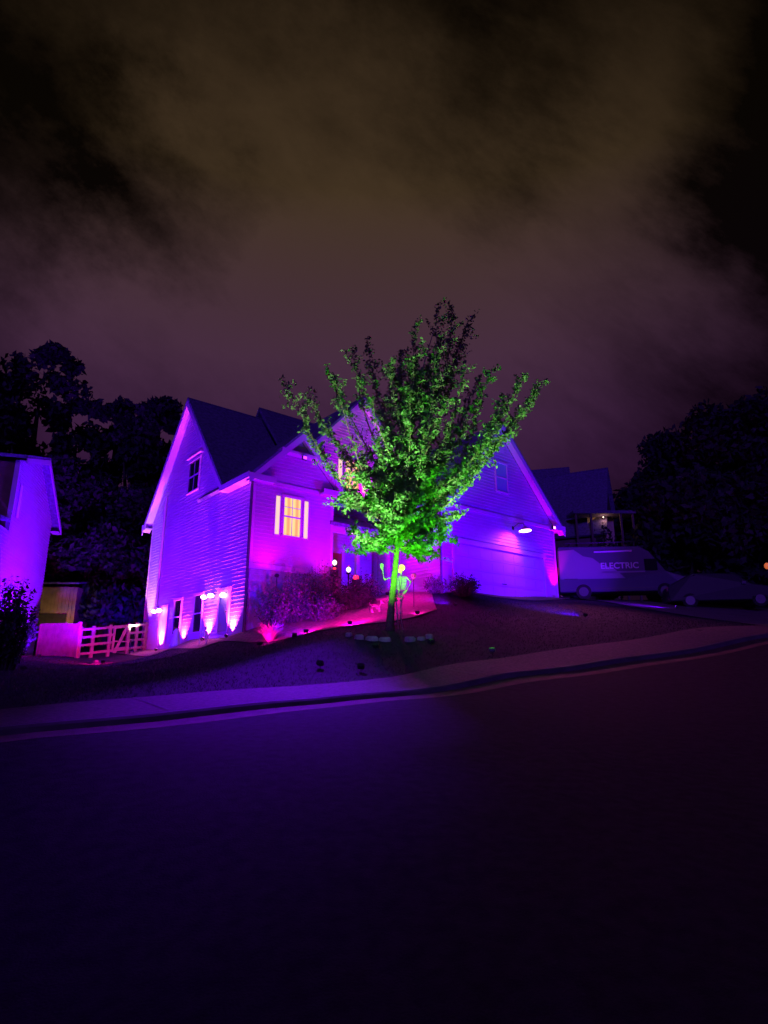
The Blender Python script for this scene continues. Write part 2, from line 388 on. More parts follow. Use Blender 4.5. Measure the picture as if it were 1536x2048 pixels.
# ------------------------------------------------------------------ lights (each belongs to a fixture)
def spot(parent, p, target, watts, col, angle=70, blend=.6, r=.05, local=False):
    d = bpy.data.lights.new('beam', 'SPOT'); d.energy = watts; d.color = col; d.spot_size = math.radians(angle); d.spot_blend = blend; d.shadow_soft_size = r
    o = bpy.data.objects.new('beam', d); COL.objects.link(o); o.parent = parent
    wp = Vector(p); tg = Vector(target)
    rot = (tg-wp).to_track_quat('-Z', 'Y').to_matrix().to_4x4()
    pm = Matrix.Translation(parent.location)@parent.rotation_euler.to_matrix().to_4x4()
    o.matrix_basis = pm.inverted()@Matrix.Translation(wp)@rot
    return o
VIO = (.125, .0, 1.); BLU = (.075, .0, 1.); MAG = (1., .0, .62); GRN = (.10, 1., .02)
_flood = None
def flood(pos, target, watts, col, label, angle=100, blend=.7, lens=LENS_V, r=.08, cat='flood light', grp='flood lights standing in the yard'):
    x, y = pos[0], pos[1]; z = pos[2] if len(pos) > 2 else gz(x, y)
    tg = Vector(target); az = math.atan2(tg.y-y, tg.x-x)
    t = thing('flood_light', label, cat, (x, y, z), az, grp)
    pitch = math.atan2(tg.z-z-.2, math.hypot(tg.x-x, tg.y-y))
    m = MB(); m.tube([(0, 0, min(-.12, gz(x, y)-z-.05)), (0, 0, .06)], .012, 6); m.build('stake', METAL, t)
    b = MB(); b.box(-.045, .03, -.07, .07, -.05, .05); b.box(-.055, -.045, -.055, .055, -.04, .04)
    for k in range(5): b.box(-.07, -.055, -.05+.022*k, -.042+.022*k, -.035, .035)
    h = b.build('housing', BLACK, t); h.location = (0, 0, .12); h.rotation_euler = (0, -pitch, 0)
    l = MB(); l.box(.030, .034, -.06, .06, -.04, .04); ln = l.build('lens', lens, t); ln.location = (0, 0, .12); ln.rotation_euler = (0, -pitch, 0)
    p = Vector((x, y, z+.12)); d = (tg-p).normalized()
    spot(t, p+d*.06, target, watts, col, angle, blend, r)
    return t

# ------------------------------------------------------------------ building helpers
def span(poly, z):
    xs = []
    for i in range(len(poly)):
        a, b = poly[i], poly[(i+1) % len(poly)]
        if (a[1]-z)*(b[1]-z) < 0: xs.append(a[0]+(b[0]-a[0])*(z-a[1])/(b[1]-a[1]))
    return (min(xs), max(xs)) if len(xs) >= 2 else None
def siding(mb, o, h, nn, poly, step=.15, proud=.036):
    z0 = min(p[1] for p in poly); z1 = max(p[1] for p in poly); z = z0
    P = lambda a, d, zz: (o[0]+h[0]*a+nn[0]*d, o[1]+h[1]*a+nn[1]*d, zz)
    while z < z1-.05:
        s1 = span(poly, z+.002); s2 = span(poly, min(z+step, z1-.01)-.002)
        if s1 and s2:
            a0, a1 = s1; c0, c1 = s2; zt = min(z+step, z1)
            mb.add([P(a0, proud, z), P(a1, proud, z), P(c1, .006, zt), P(c0, .006, zt), P(a0, .0, z), P(a1, .0, z)], [(0, 1, 2, 3), (4, 5, 1, 0)])
        z += step
def wall_prism(mb, o, h, nn, poly, depth=.15):
    P = lambda a, d, zz: (o[0]+h[0]*a+nn[0]*d, o[1]+h[1]*a+nn[1]*d, zz)
    mb.hexa([P(a, 0, z) for a, z in poly], [P(a, -depth, z) for a, z in poly])
def slab(mb, p, th=.16):
    p = [Vector(q) for q in p]; n = (p[1]-p[0]).cross(p[3]-p[0]).normalized()
    if n.z < 0: n = -n
    mb.hexa([q-n*th for q in p], p)
def window(parent, o, h, nn, a0, a1, z0, z1, pane, muntin=(2, 2), fw=.09, lower=True, label=None, head=True):
    f = MB()
    f.pbox(o, h, nn, a0-fw, a0, z0, z1, .0, .075); f.pbox(o, h, nn, a1, a1+fw, z0, z1, .0, .075)
    f.pbox(o, h, nn, a0-fw-(.05 if head else 0), a1+fw+(.05 if head else 0), z1, z1+fw+.04, .0, .09); f.pbox(o, h, nn, a0-fw-.03, a1+fw+.03, z0-fw, z0, .0, .10)
    w = f.build('window', TRIM, parent)
    if label: w['label'] = label
    p = MB(); p.pbox(o, h, nn, a0, a1, z0, z1, .030, .036); p.build('pane', pane, w)
    sh = MB(); zm = (z0+z1)/2
    sh.pbox(o, h, nn, a0, a1, zm-.03, zm+.03, .038, .066)
    for k in range(1, muntin[0]):
        a = a0+(a1-a0)*k/muntin[0]; sh.pbox(o, h, nn, a-.012, a+.012, zm+.03, z1, .038, .055)
        if lower: sh.pbox(o, h, nn, a-.012, a+.012, z0, zm-.03, .038, .055)
    if muntin[1] > 1:
        z = (zm+z1)/2; 
        for k in range(muntin[0]):
            b0 = a0+(a1-a0)*k/muntin[0]+.012; b1 = a0+(a1-a0)*(k+1)/muntin[0]-.012
            sh.pbox(o, h, nn, b0, b1, z-.012, z+.012, .038, .053)
    sh.build('sash', TRIM, w)
    return w
XL = ((0, 0), (0, 1), (-1, 0))      # left wall: along +v, facing -u
def FR(u0, v0): return ((u0, v0), (1, 0), (0, -1))     # a front-facing wall starting at u0 on plane v0

# ------------------------------------------------------------------ main house
H = thing('house', 'two storey gabled house washed in violet light, with an attached garage on the right', 'house', (P0.x, P0.y, 0), RZ)
w = MB()
# left gable end (main body v 2.2..11.2) + side of the front bump-out (v 0..2.2)
pitch = (14.3-9.0)/4.5
lg = [(2.2, 1.6), (11.2, 1.6), (11.2, 8.95), (6.8, 14.15), (2.2, 8.95)]
o_, h_, n_ = XL
bump = [(0, 1.6), (2.2, 1.6), (2.2, 8.75), (0, 8.75)]
wall_prism(w, o_, h_, n_, lg); siding(w, o_, h_, n_, lg)
wall_prism(w, (0, 0), h_, n_, bump); siding(w, (0, 0), h_, n_, bump)
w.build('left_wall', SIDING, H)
w = MB()
bf = [(0.0, 5.32), (3.72, 5.32), (3.72, 8.96), (1.95, 10.78), (0, 8.78)]
o_, h_, n_ = FR(0, 0)
wall_prism(w, o_, h_, n_, [(.0, 1.6), (3.72, 1.6), (3.72, 8.98), (1.95, 10.80), (.0, 8.80)], .15)
siding(w, o_, h_, n_, bf)
w.box(3.57, 3.72, .02, 2.2, 1.6, 8.7)          # right side of the bump-out
siding(w, (3.72, 0), (0, 1), (1, 0), [(0, 3), (1.6, 3), (1.6, 8.7), (0, 8.7)])
w.build('bay_wall', SIDING, H)
w = MB(); siding(w, (0, 0), (1, 0), (0, -1), [(0.02, 1.6), (3.7, 1.6), (3.7, 5.12), (.02, 5.12)], .22, .02); w.build('bay_foundation', mat('grey_blue_siding', (.36, .37, .44), .6, noise=.2, nscale=2), H)
# centre gable wall (v = 1.6)
w = MB(); o_, h_, n_ = FR(3.0, 1.6)
cg = [(0, 3.0), (6.6, 3.0), (6.6, 10.7), (3.3, 14.25), (0, 10.7)]
wall_prism(w, o_, h_, n_, cg); siding(w, o_, h_, n_, cg)
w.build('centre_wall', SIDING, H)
# garage walls
GF, GV = 4.5, -3.0
w = MB(); o_, h_, n_ = FR(7.2, GV)
gg = [(0, 8.38), (8.1, 8.38), (8.1, 8.46), (4.05, 12.66), (0, 8.46)]
wall_prism(w, o_, h_, n_, [(0, 3.6), (8.1, 3.6), (8.1, 8.48), (4.05, 12.69), (0, 8.48)])
siding(w, o_, h_, n_, gg)
siding(w, o_, h_, n_, [(0.02, 6.95), (8.08, 6.95), (8.08, 8.18), (.02, 8.18)])
siding(w, o_, h_, n_, [(.02, GF), (.62, GF), (.62, 6.95), (.02, 6.95)]); siding(w, (o_[0]+7.05, o_[1]), h_, n_, [(0, GF), (1.03, GF), (1.03, 6.95), (0, 6.95)])
w.box(15.15, 15.3, GV+.16, 6, 3.6, 8.3); w.box(7.2, 7.35, GV+.16, 1.6, 3.6, 8.3)
siding(w, (7.2, GV), (0, 1), (-1, 0), [(.02, 3.7), (4.5, 3.7), (4.5, 8.2), (.02, 8.2)])
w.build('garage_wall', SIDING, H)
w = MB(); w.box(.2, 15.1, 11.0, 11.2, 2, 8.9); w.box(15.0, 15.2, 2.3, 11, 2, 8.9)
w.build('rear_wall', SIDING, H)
# roofs
r = MB()
RU = 15.6
rz_ = lambda v: 14.3-abs(v-6.8)*pitch*.98
r_z = 14.45
slab(r, [(-.4, 6.8, r_z), (3.6, 6.8, r_z), (3.6, 2.1, r_z-4.7*pitch), (-.4, 2.1, r_z-4.7*pitch)])
slab(r, [(-.4, 6.8, r_z), (-.4, 11.7, r_z-4.9*pitch), (RU, 11.7, r_z-4.9*pitch), (RU, 6.8, r_z)])
r2 = 15.15
slab(r, [(3.6, 7.0, r2), (RU, 7.0, r2), (RU, 1.7, r2-5.3*pitch), (3.6, 1.7, r2-5.3*pitch)])
slab(r, [(3.6, 7.0, r2), (RU, 7.0, r2), (RU, 9.0, r2-2*pitch), (3.6, 9.0, r2-2*pitch)])
r.build('main_roof', ROOF, H)
def gable_roof(uc, half, zr, slope, v0, v1, name, th=.14):
    m = MB()
    for sgn in (-1, 1):
        slab(m, [(uc, v0, zr), (uc, v1, zr), (uc+sgn*half, v1, zr-half*slope), (uc+sgn*half, v0, zr-half*slope)], th)
    o = m.build(name, ROOF, H)
    f = MB()                                        # rake boards and soffit returns
    for sgn in (-1, 1):
        a = (uc, zr-th*1.35); b = (uc+sgn*half, zr-half*slope-th*1.35)
        hh = .24
        f.hexa([(a[0], v0-.012, a[1]-hh*1.2), (b[0], v0-.012, b[1]-hh*1.2+.1), (b[0], v0+.02, b[1]-hh*1.2+.1), (a[0], v0+.02, a[1]-hh*1.2)],
               [(a[0], v0-.012, a[1]+.06), (b[0], v0-.012, b[1]+.06), (b[0], v0+.02, b[1]+.06), (a[0], v0+.02, a[1]+.06)])
    f.build('rake_board', TRIM, o)
    f = MB(); wv = v0+.38
    for sgn in (-1, 1):
        a = zr-th*1.35-.05; b = zr-half*slope-th*1.35-.05
        f.hexa([(uc, v0+.022, a-.02), (uc+sgn*half, v0+.022, b-.02), (uc+sgn*half, wv, b-.02), (uc, wv, a-.02)], [(uc, v0+.022, a), (uc+sgn*half, v0+.022, b), (uc+sgn*half, wv, b), (uc, wv, a)])
    f.build('soffit', TRIM, o)
    return o
gable_roof(1.95, 2.35, 11.05, 1.02, -.42, 4.6, 'bay_roof')
gable_roof(6.3, 3.75, 14.5, 1.08, 1.15, 6.6, 'centre_roof')
gable_roof(11.25, 4.5, 12.95, 1.04, -3.42, 6.5, 'garage_roof')
# main left rake boards (light edge along the gable)
f = MB()
for sgn in (-1, 1):
    e = 4.7 if sgn < 0 else 4.9
    a = (6.8, r_z-.22); b = (6.8+sgn*e, r_z-e*pitch-.22)
    f.hexa([(-.415, a[0], a[1]-.28), (-.415, b[0], b[1]-.22), (-.38, b[0], b[1]-.22), (-.38, a[0], a[1]-.28)],
           [(-.415, a[0], a[1]+.07), (-.415, b[0], b[1]+.07), (-.38, b[0], b[1]+.07), (-.38, a[0], a[1]+.07)])
f.build('rake_board', TRIM, H)
f = MB()                                            # soffits under the left overhang
for sgn in (-1, 1):
    e = 4.6 if sgn < 0 else 4.85
    a = (6.8, r_z-.30); b = (6.8+sgn*e, r_z-e*pitch-.30)
    f.hexa([(-.38, a[0], a[1]-.02), (-.38, b[0], b[1]-.02), (-.005, b[0], b[1]-.02), (-.005, a[0], a[1]-.02)],
           [(-.38, a[0], a[1]), (-.38, b[0], b[1]), (-.005, b[0], b[1]), (-.005, a[0], a[1])])
f.build('soffit', TRIM, H)
# eave fascias, gutters and returns
pieces('fascia', [(-.42, .10, -.42, 2.2, 8.52, 8.60), (-.46, -.42, -.46, 2.2, 8.50, 8.74), (-.42, .75, -.40, -.03, 8.50, 8.58), (-.42, .75, -.44, -.40, 8.48, 8.72), (3.0, 4.25, -.40, -.03, 8.50, 8.58), (3.0, 4.25, -.44, -.40, 8.48, 8.72), (.75, 3.0, -.09, -.03, 8.50, 8.66), (1.05, 2.95, -.42, -.03, 9.92, 10.02), (.95, 1.07, -.44, -.03, 9.80, 10.06), (2.93, 3.05, -.44, -.03, 9.80, 10.06), (-.42, -.38, 11.2, 11.74, 8.5, 8.8), (-.38, .0, 11.22, 11.7, 8.55, 8.60), (7.0, 15.5, -3.10, -3.03, 8.22, 8.38), (6.75, 7.5, -3.42, -3.03, 8.18, 8.26), (14.9, 15.75, -3.42, -3.03, 8.18, 8.26), (14.9, 15.75, -3.46, -3.42, 8.16, 8.42), (6.75, 7.5, -3.46, -3.42, 8.16, 8.42), (15.3, 15.75, -3.02, 6, 8.18, 8.24)], TRIM, H)
f = MB()
f.box(-.05, 3.78, -.085, -.03, 5.12, 5.32)           # belt board over the foundation
f.build('belt_board', TRIM, H)
for (a, b) in [((-.03, -.05), (.09, -.03)), ((3.62, -.05), (3.75, -.03)), ((7.17, GV-.05), (7.30, GV-.03)), ((15.2, GV-.05), (15.33, GV-.03))]:
    z0, z1 = (5.34, 8.48) if b[0] < 5 else (GF, 8.16)
    pieces('corner_board', [(a[0], b[0], a[1], b[1], z0, z1)], TRIM, H)
pieces('corner_board', [(-.05, -.03, -.02, .09, 1.6, 8.5), (-.05, -.03, 11.1, 11.2, 1.6, 8.8)], TRIM, H)
f = MB(); f.tube([(-.10, -.06, 8.5), (-.10, -.06, 2.7)], .055, 8); f.build('downspout', mat('dark_downspout', (.07, .07, .10), .5), H)
f = MB(); f.tube([(-.10, 9.35, 9.9), (-.10, 9.35, 4.35)], .05, 8); f.tube([(-.10, 9.35, 4.35), (-.10, 8.9, 4.2)], .05, 8); f.build('downspout', TRIM, H)
f = MB(); f.tube([(7.08, GV-.08, 8.2), (7.08, GV-.08, 4.4)], .05, 8); f.build('downspout', mat('dark_downspout', (.07,.07,.10)), H)
# windows
window(H, *XL, 5.45, 6.65, 9.5, 11.0, DGLASS, (2, 1), .07, label='dark four pane window high in the left gable')
hd = MB(); hd.pbox(*XL, 5.2, 6.9, 11.22, 11.30, .03, .16); hd.build('window_hood', TRIM, H)
window(H, *XL, 6.25, 7.05, 2.95, 4.45, DGLASS, (1, 1), .06)
window(H, *XL, 3.95, 4.75, 2.95, 4.48, DGLASS, (1, 1), .06)
bw = window(H, *FR(0, 0), 1.36, 2.12, 6.57, 8.12, WARMPANE, (2, 2), .07, lower=True, label='warm lit window with curtains in the front bay')
for a in (1.0, 2.32):
    s_ = MB(); s_.pbox(*FR(0, 0), a-.02, a+.17, 6.57, 8.12, .03, .038); s_.build('side_light', SIDEPANE, H)
    s_ = MB(); s_.pbox(*FR(0, 0), a-.06, a-.02, 6.50, 8.19, .03, .06); s_.pbox(*FR(0, 0), a+.17, a+.21, 6.50, 8.19, .03, .06); s_.build('side_light_frame', TRIM, H)
window(H, *FR(0, 1.6), 5.50, 6.30, 9.65, 11.05, WARMPANE, (2, 2), .07, label='warm lit upper window half hidden by the tree')
for a in (5.12, 6.55):
    s_ = MB(); s_.pbox(*FR(0, 1.6), a-.02, a+.19, 9.65, 11.05, .03, .038); s_.build('side_light', SIDEPANE, H)
gwm = mat('blue_lit_glass', (.25, .45, .55), .15, spec=.8)
window(H, *FR(0, GV), 10.95, 11.75, 9.55, 10.95, gwm, (1, 1), .06, label='pale blue window in the garage gable')
gv = MB(); gv.box(11.0, 11.6, GV-.06, GV-.03, 11.55, 11.95); gv.build('gable_vent', TRIM, H)
# left door with hood
d = MB(); d.pbox(*XL, 1.45, 2.25, 2.85, 4.42, .028, .05); dd = d.build('door', mat('side_door_paint', (.2, .2, .28), .5), H)
d = MB(); d.pbox(*XL, 1.33, 1.45, 2.8, 4.42, .028, .08); d.pbox(*XL, 2.25, 2.37, 2.8, 4.42, .028, .08); d.pbox(*XL, 1.28, 2.42, 4.42, 4.56, .028, .10); d.build('frame', TRIM, dd)
d = MB(); d.ball((-.09, 1.55, 3.6), .03); d.build('handle', METAL, dd)
d = MB(); d.pbox(*XL, 7.9, 8.75, 2.5, 4.25, .028, .05); dd = d.build('door', mat('cellar_door_paint', (.5, .5, .55), .5), H)
d = MB(); d.pbox(*XL, 7.8, 7.9, 2.5, 4.25, .028, .08); d.pbox(*XL, 8.75, 8.85, 2.5, 4.25, .028, .08); d.pbox(*XL, 7.75, 8.9, 4.25, 4.36, .028, .10); d.build('frame', TRIM, dd)
# garage door
d = MB(); 
for k in range(4):
    z0 = GF+k*.535; d.box(7.95, 14.2, GV-.035, GV-.01, z0+.008, z0+.527)
    for j in range(8):
        a = 7.95+6.25*(j+.5)/8; d.box(a-.31, a+.31, GV-.043, GV-.035, z0+.10, z0+.44)
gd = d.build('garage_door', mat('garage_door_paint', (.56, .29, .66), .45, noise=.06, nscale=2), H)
d = MB(); d.box(11.0, 11.3, GV-.07, GV-.045, GF+.62, GF+.66); d.build('handle', METAL, gd)
d = MB(); d.box(7.80, 7.95, GV-.07, GV-.028, GF, 6.68); d.box(14.2, 14.35, GV-.07, GV-.028, GF, 6.68); d.box(7.75, 14.40, GV-.09, GV-.028, 6.68, 6.88); d.build('garage_door_frame', TRIM, H)
# porch
f = MB(); f.box(3.75, 7.15, .05, 1.58, 3.4, 4.42); f.build('porch_floor', CONC, H)
f = MB(); slab(f, [(3.6, -.15, 7.45), (7.35, -.15, 7.45), (7.35, 1.6, 8.25), (3.6, 1.6, 8.25)], .14); f.build('porch_roof', ROOF, H)
f = MB(); f.box(3.76, 7.16, -.02, .12, 7.05, 7.30); f.build('porch_beam', TRIM, H)
for u in (5.15, 6.9):
    f = MB(); f.box(u-.08, u+.08, .02, .18, 4.42, 7.05); f.box(u-.11, u+.11, -.01, .21, 4.42, 4.6); f.box(u-.11, u+.11, -.01, .21, 6.9, 7.05); f.build('porch_post', TRIM, H)
f = MB(); f.box(4.45, 5.35, 1.52, 1.57, 4.44, 6.5); dd = f.build('front_door', mat('front_door_paint', (.35, .06, .05), .4), H)
f = MB(); f.box(4.33, 4.45, 1.50, 1.57, 4.44, 6.6); f.box(5.35, 5.47, 1.50, 1.57, 4.44, 6.6); f.box(4.33, 5.47, 1.50, 1.57, 6.6, 6.72); f.build('frame', TRIM, dd)
f = MB(); f.ball((5.25, 1.49, 5.4), .035); f.build('handle', METAL, dd)
f = MB()
for k in range(4): f.box(4.6, 6.4, -.28*(k+1)+.04, -.28*k+.04, 3.4, 4.26-.16*k)
f.build('porch_steps', CONC, H)

# ------------------------------------------------------------------ wall lamps
def HP(u, v, z): return hl(u, v, z)
def twin_lamp(v, z, label):
    p = HP(-.03, v, z); t = thing('twin_wall_lamp', label, 'wall lamp', p, RZ, 'twin head lamps on the left wall')
    m = MB(); m.box(-.05, 0, -.07, .07, -.06, .06); m.build('bracket', TRIM, t)
    for s_ in (-1, 1):
        b = MB(); b.tube([(-.05, 0, 0), (-.14, s_*.12, 0)], .015, 6); b.tube([(-.12, s_*.12, 0), (-.2, s_*.3, -.02)], [.05, .085], 10); hd_ = b.build('lamp_head', TRIM, t)
        g_ = MB(); g_.ball((-.23, s_*.33, -.04), .13, .15, .085, 12, 7); g_.build('bulb', BULB, hd_, smooth=True)
    return t
t1 = twin_lamp(8.75, 4.14, 'lit twin head lamp on the left wall, nearest the wooden gate')
t2 = twin_lamp(3.0, 4.34, 'lit twin head lamp on the left wall, just left of the side door')
spot(t1, HP(-.35, 8.7, 4.05), HP(-.12, 8.6, 1.5), 90, (1, .12, .75), 75, .6, .05)
spot(t2, HP(-.35, 2.9, 4.25), HP(-.12, 2.7, 1.5), 110, (1, .12, .75), 75, .6, .05)
sl = thing('wall_sconce', 'small round lit lamp above the side door', 'wall lamp', HP(-.03, 1.75, 4.25), RZ)
m = MB(); m.box(-.05, 0, -.05, .05, -.02, .10); m.build('bracket', METAL, sl); m = MB(); m.ball((-.13, 0, 0), .12, .14, .10, 12, 8); m.build('bulb', BULB, sl, smooth=True)
bl = thing('barn_light', 'white barn light hanging over the garage door', 'wall lamp', HP(12.0, GV-.03, 7.6), RZ)
m = MB(); m.box(-.06, .06, -.04, 0, .2, .36); m.tube([(0, -.02, .28), (0, -.35, .46), (0, -.62, .40), (0, -.68, .24)], .018, 8); m.build('arm', METAL, bl)
m = MB(); m.tube([(0, -.68, .26), (0, -.68, .18), (0, -.70, .02)], [.05, .12, .30], 20, cap=False); m.build('shade', TRIM, bl, smooth=True)
m = MB(); m.tube([(0, -.70, .035), (0, -.70, .02)], [.27, .27], 24); m.build('diffuser', BULB, bl)
spot(bl, HP(12.0, GV-.70, 7.58), HP(11.6, GV+.1, 6.9), 150, (1, .05, .75), 120, .8, .1)

# ground uplights washing the siding
def up(u, v, out, watts, col, label, tz=6, angle=60, lens=LENS_M, tu=None, tv=None, lift=0):
    if out == 'L': tz = 3.5; angle = 88; watts *= 1.5; col = (1., .09, .66)
    if out == 'L': p = HP(u-.26, v, 0); tg = HP(u-.02 if tu is None else tu, v if tv is None else tv, tz)
    else: p = HP(u, v-.45, 0); tg = HP(u if tu is None else tu, v-.02 if tv is None else tv, tz)
    return flood((p.x, p.y, gz(p.x, p.y)+lift), tg, watts, col, label, angle, 1., lens, .04, 'uplight', 'uplights at the foot of the house walls')
up(0, 8.35, 'L', 1441, MAG, 'bright magenta uplight under the left twin lamp', 4.6, 46)
up(0, 5.75, 'L', 1441, MAG, 'magenta uplight between the two cellar windows', 4.3, 44)
up(0, 3.15, 'L', 2745, MAG, 'bright magenta uplight between the cellar window and side door', 4.6, 46)
up(0, 1.0, 'L', 1716, MAG, 'magenta uplight at the corner beside the side door', 4.4, 50)
up(.6, -.6, 'F', 170, MAG, 'magenta uplight on a tall stake behind the shrubs at the left of the bay', 6.4, 84, tv=0, lift=1.75)
up(3.2, -.6, 'F', 130, MAG, 'magenta uplight on a tall stake behind the shrubs at the right of the bay', 6.4, 84, tv=0, lift=1.1)
up(15.0, GV, 'F', 600, MAG, 'bright pink uplight at the right corner of the garage', 7.2, 60)
up(6.4, 0.0, 'F', 90, MAG, 'magenta uplight beside the garage, behind the skeleton', 6.6, 70)
q = HP(6.6, .45, 7.85); flood((q.x, q.y, q.z), HP(6.0, 1.6, 11.9), 1300, MAG, 'magenta flood light on the porch roof facing the centre gable', 75, .8, LENS_M)

# violet yard floods
def FP(u, v): p = hl(u, v); return (p.x, p.y)
flood(FP(-6.6, 1.8), HP(0, 4.6, 8.0), 4300, VIO, 'violet flood light on the grass facing the left gable', 95)
flood(FP(-6.6, 8.6), HP(0, 8.0, 8.6), 3400, VIO, 'violet flood light near the gate facing the left gable', 95)
flood(FP(-.6, -4.4), HP(2.0, 0, 6.6), 1900, BLU, 'violet flood light at the bed edge facing the front bay', 95)
def added_eave_flood(u, v, z, target, watts, col, angle, label, lens=LENS_V):
    ef = thing('added_eave_flood', label, 'flood light', HP(u, v, z), RZ, 'added flood lamps under the eaves')
    m = MB(); m.box(-.1, .1, -.1, 0, -.09, .07); m.build('housing', BLACK, ef); m = MB(); m.box(-.08, .08, -.106, -.1, -.07, .05); m.build('lens', lens, ef)
    spot(ef, HP(u, v-.14, z-.05), target, watts, col, angle, 1., .1)
added_eave_flood(1.95, -.44, 9.8, (-2.0, 10.9, 1.0), 27000, (.17, 0, 1), 24, 'added violet flood lamp on the collar board of the front bay, facing the street')  # added lamp, brings the violet glow onto the road
added_eave_flood(14.6, -3.48, 8.2, (7.2, 16.6, 2.2), 2400, (.85, .13, .42), 65, 'added pinkish flood lamp on the right eave of the garage, facing the pavement', LENS_M)  # added lamp, brightens the pavement on the right
added_eave_flood(4.6, -.16, 7.1, hl(4.1, -3.0, 3.6), 2300, MAG, 78, 'added magenta flood lamp on the porch beam shining down on the flower bed', LENS_M)  # added lamp, spreads magenta over the mulch
added_eave_flood(6.6, -.16, 7.1, hl(6.5, -2.6, 3.9), 500, (.8, 0, .8), 70, 'added magenta flood lamp at the right end of the porch beam', LENS_M)  # added lamp, more magenta at the right of the bed
flood((-14.2, 31.5), (-14.0, 42, 11), 1600, (.06, 0, 1.), 'added blue flood light behind the rail fence facing the dark trees', 110)  # added lamp, lifts the black trees to navy
flood(FP(5.6, -5.2), HP(6.0, 1.6, 9.6), 3000, VIO, 'violet flood light behind the bed edge facing the centre gable', 90)
flood(FP(9.2, -8.2), HP(10.8, GV, 7.4), 2400, BLU, 'blue violet flood light on the grass facing the garage', 95)
flood(FP(15.6, -8.6), HP(13.6, GV, 8.0), 2000, VIO, 'violet flood light on the grass right of the garage', 95)

# ------------------------------------------------------------------ neighbouring house on the left
A2 = Vector((-15.6, 24, 0)); B2 = Vector((-17.9, 31, 0)); w2 = (B2-A2); L2 = w2.length; w2.normalize()
rz2 = math.atan2(-w2.x, w2.y)
H2 = thing('neighbour_house', 'violet lit gabled house cut off by the left edge, beside the wooden gate', 'house', (A2.x, A2.y, 0), rz2)
X2 = ((0, 0), (0, 1), (1, 0))
w = MB(); pl = [(-4.6, .2), (L2, .2), (L2, 9.0), (3.4, 11.15), (0, 10.1), (0, 7.3), (-4.6, 7.0)]
wall_prism(w, *X2, [(0, .2), (L2, .2), (L2, 9.0), (3.4, 11.2), (0, 10.1)]); siding(w, *X2, [(0, .2), (L2, .2), (L2, 9.0), (3.4, 11.15), (0, 10.05)])
w.build('side_wall', SIDING, H2)
w = MB(); w.box(-8, -.15, 0, .15, .2, 10.0); w.box(-8, -.15, L2-.15, L2, .2, 9.0); w.build('front_wall', mat('brick_red_siding', (.20, .10, .09), .8, noise=.3, nscale=3), H2)
w = MB(); w.box(-8, -.0, -4.6, -.01, .2, 7.0); siding(w, (0, -4.6), (0, 1), (1, 0), [(0, .2), (4.58, .2), (4.58, 6.9), (0, 6.9)]); w.build('garage_wing', SIDING, H2)
w = MB(); slab(w, [(.03, -4.9, 7.0), (-8, -4.9, 7.0), (-8, -.02, 7.5), (.03, -.02, 7.5)], .1); w.build('wing_roof', ROOF, H2)
w = MB(); slab(w, [(.4, 3.4, 11.4), (-9, 3.4, 11.4), (-9, -.5, 10.2), (.4, -.5, 10.2)], .14); slab(w, [(.4, 3.4, 11.4), (-9, 3.4, 11.4), (-9, L2+.7, 8.85), (.4, L2+.7, 8.85)], .14); w.build('roof', ROOF, H2)
w = MB()
w.hexa([(.38, 3.4, 11.0), (.38, L2+.7, 8.5), (.42, L2+.7, 8.5), (.42, 3.4, 11.0)], [(.38, 3.4, 11.27), (.38, L2+.7, 8.74), (.42, L2+.7, 8.74), (.42, 3.4, 11.27)])
w.hexa([(.38, 3.4, 11.0), (.38, -.5, 9.85), (.42, -.5, 9.85), (.42, 3.4, 11.0)], [(.38, 3.4, 11.27), (.38, -.5, 10.06), (.42, -.5, 10.06), (.42, 3.4, 11.27)])
w.box(.0, .4, L2+.02, L2+.7, 8.5, 8.56)
w.build('rake_board', TRIM, H2)
w = MB(); w.box(-.13, .05, -.05, -.01, 7.9, 10.0); w.box(.03, .05, -.01, .12, 7.9, 9.9); w.build('corner_board', TRIM, H2)
w = MB(); w.pbox(*X2, .55, .95, 7.75, 9.2, .03, .05); ww = w.build('window', mat('pinkish_blind', (.75, .6, .7), .6), H2); w = MB(); w.pbox(*X2, .48, .55, 7.7, 9.25, .0, .07); w.pbox(*X2, .95, 1.02, 7.7, 9.25, .0, .07); w.build('frame', TRIM, ww)
p = at(62, 1310, 26.5); flood((p.x+.5, p.y), (H2.location.x-1.2, 27.5, 6), 120, VIO, 'violet uplight at the foot of the neighbouring house', 70, .6, LENS_V, .05, 'uplight', None) if False else None
f2p = (-11.6, 24.6)
flood((-14.4, 25.4), (-16.3, 26.2, 3.2), 240, MAG, 'magenta uplight at the foot of the neighbouring house', 90, .8, LENS_M, .04, 'uplight', None)
flood(f2p, (-17.0, 27.4, 7.4), 11000, VIO, 'violet flood light by the gate shining on the neighbouring house', 84)
flood((-16.15, 29.2), (-17.3, 29.2, 4.0), 40, VIO, 'violet uplight against the corner of the neighbouring house', 60, .5, LENS_V, .04, 'uplight', 'uplights at the foot of the house walls')

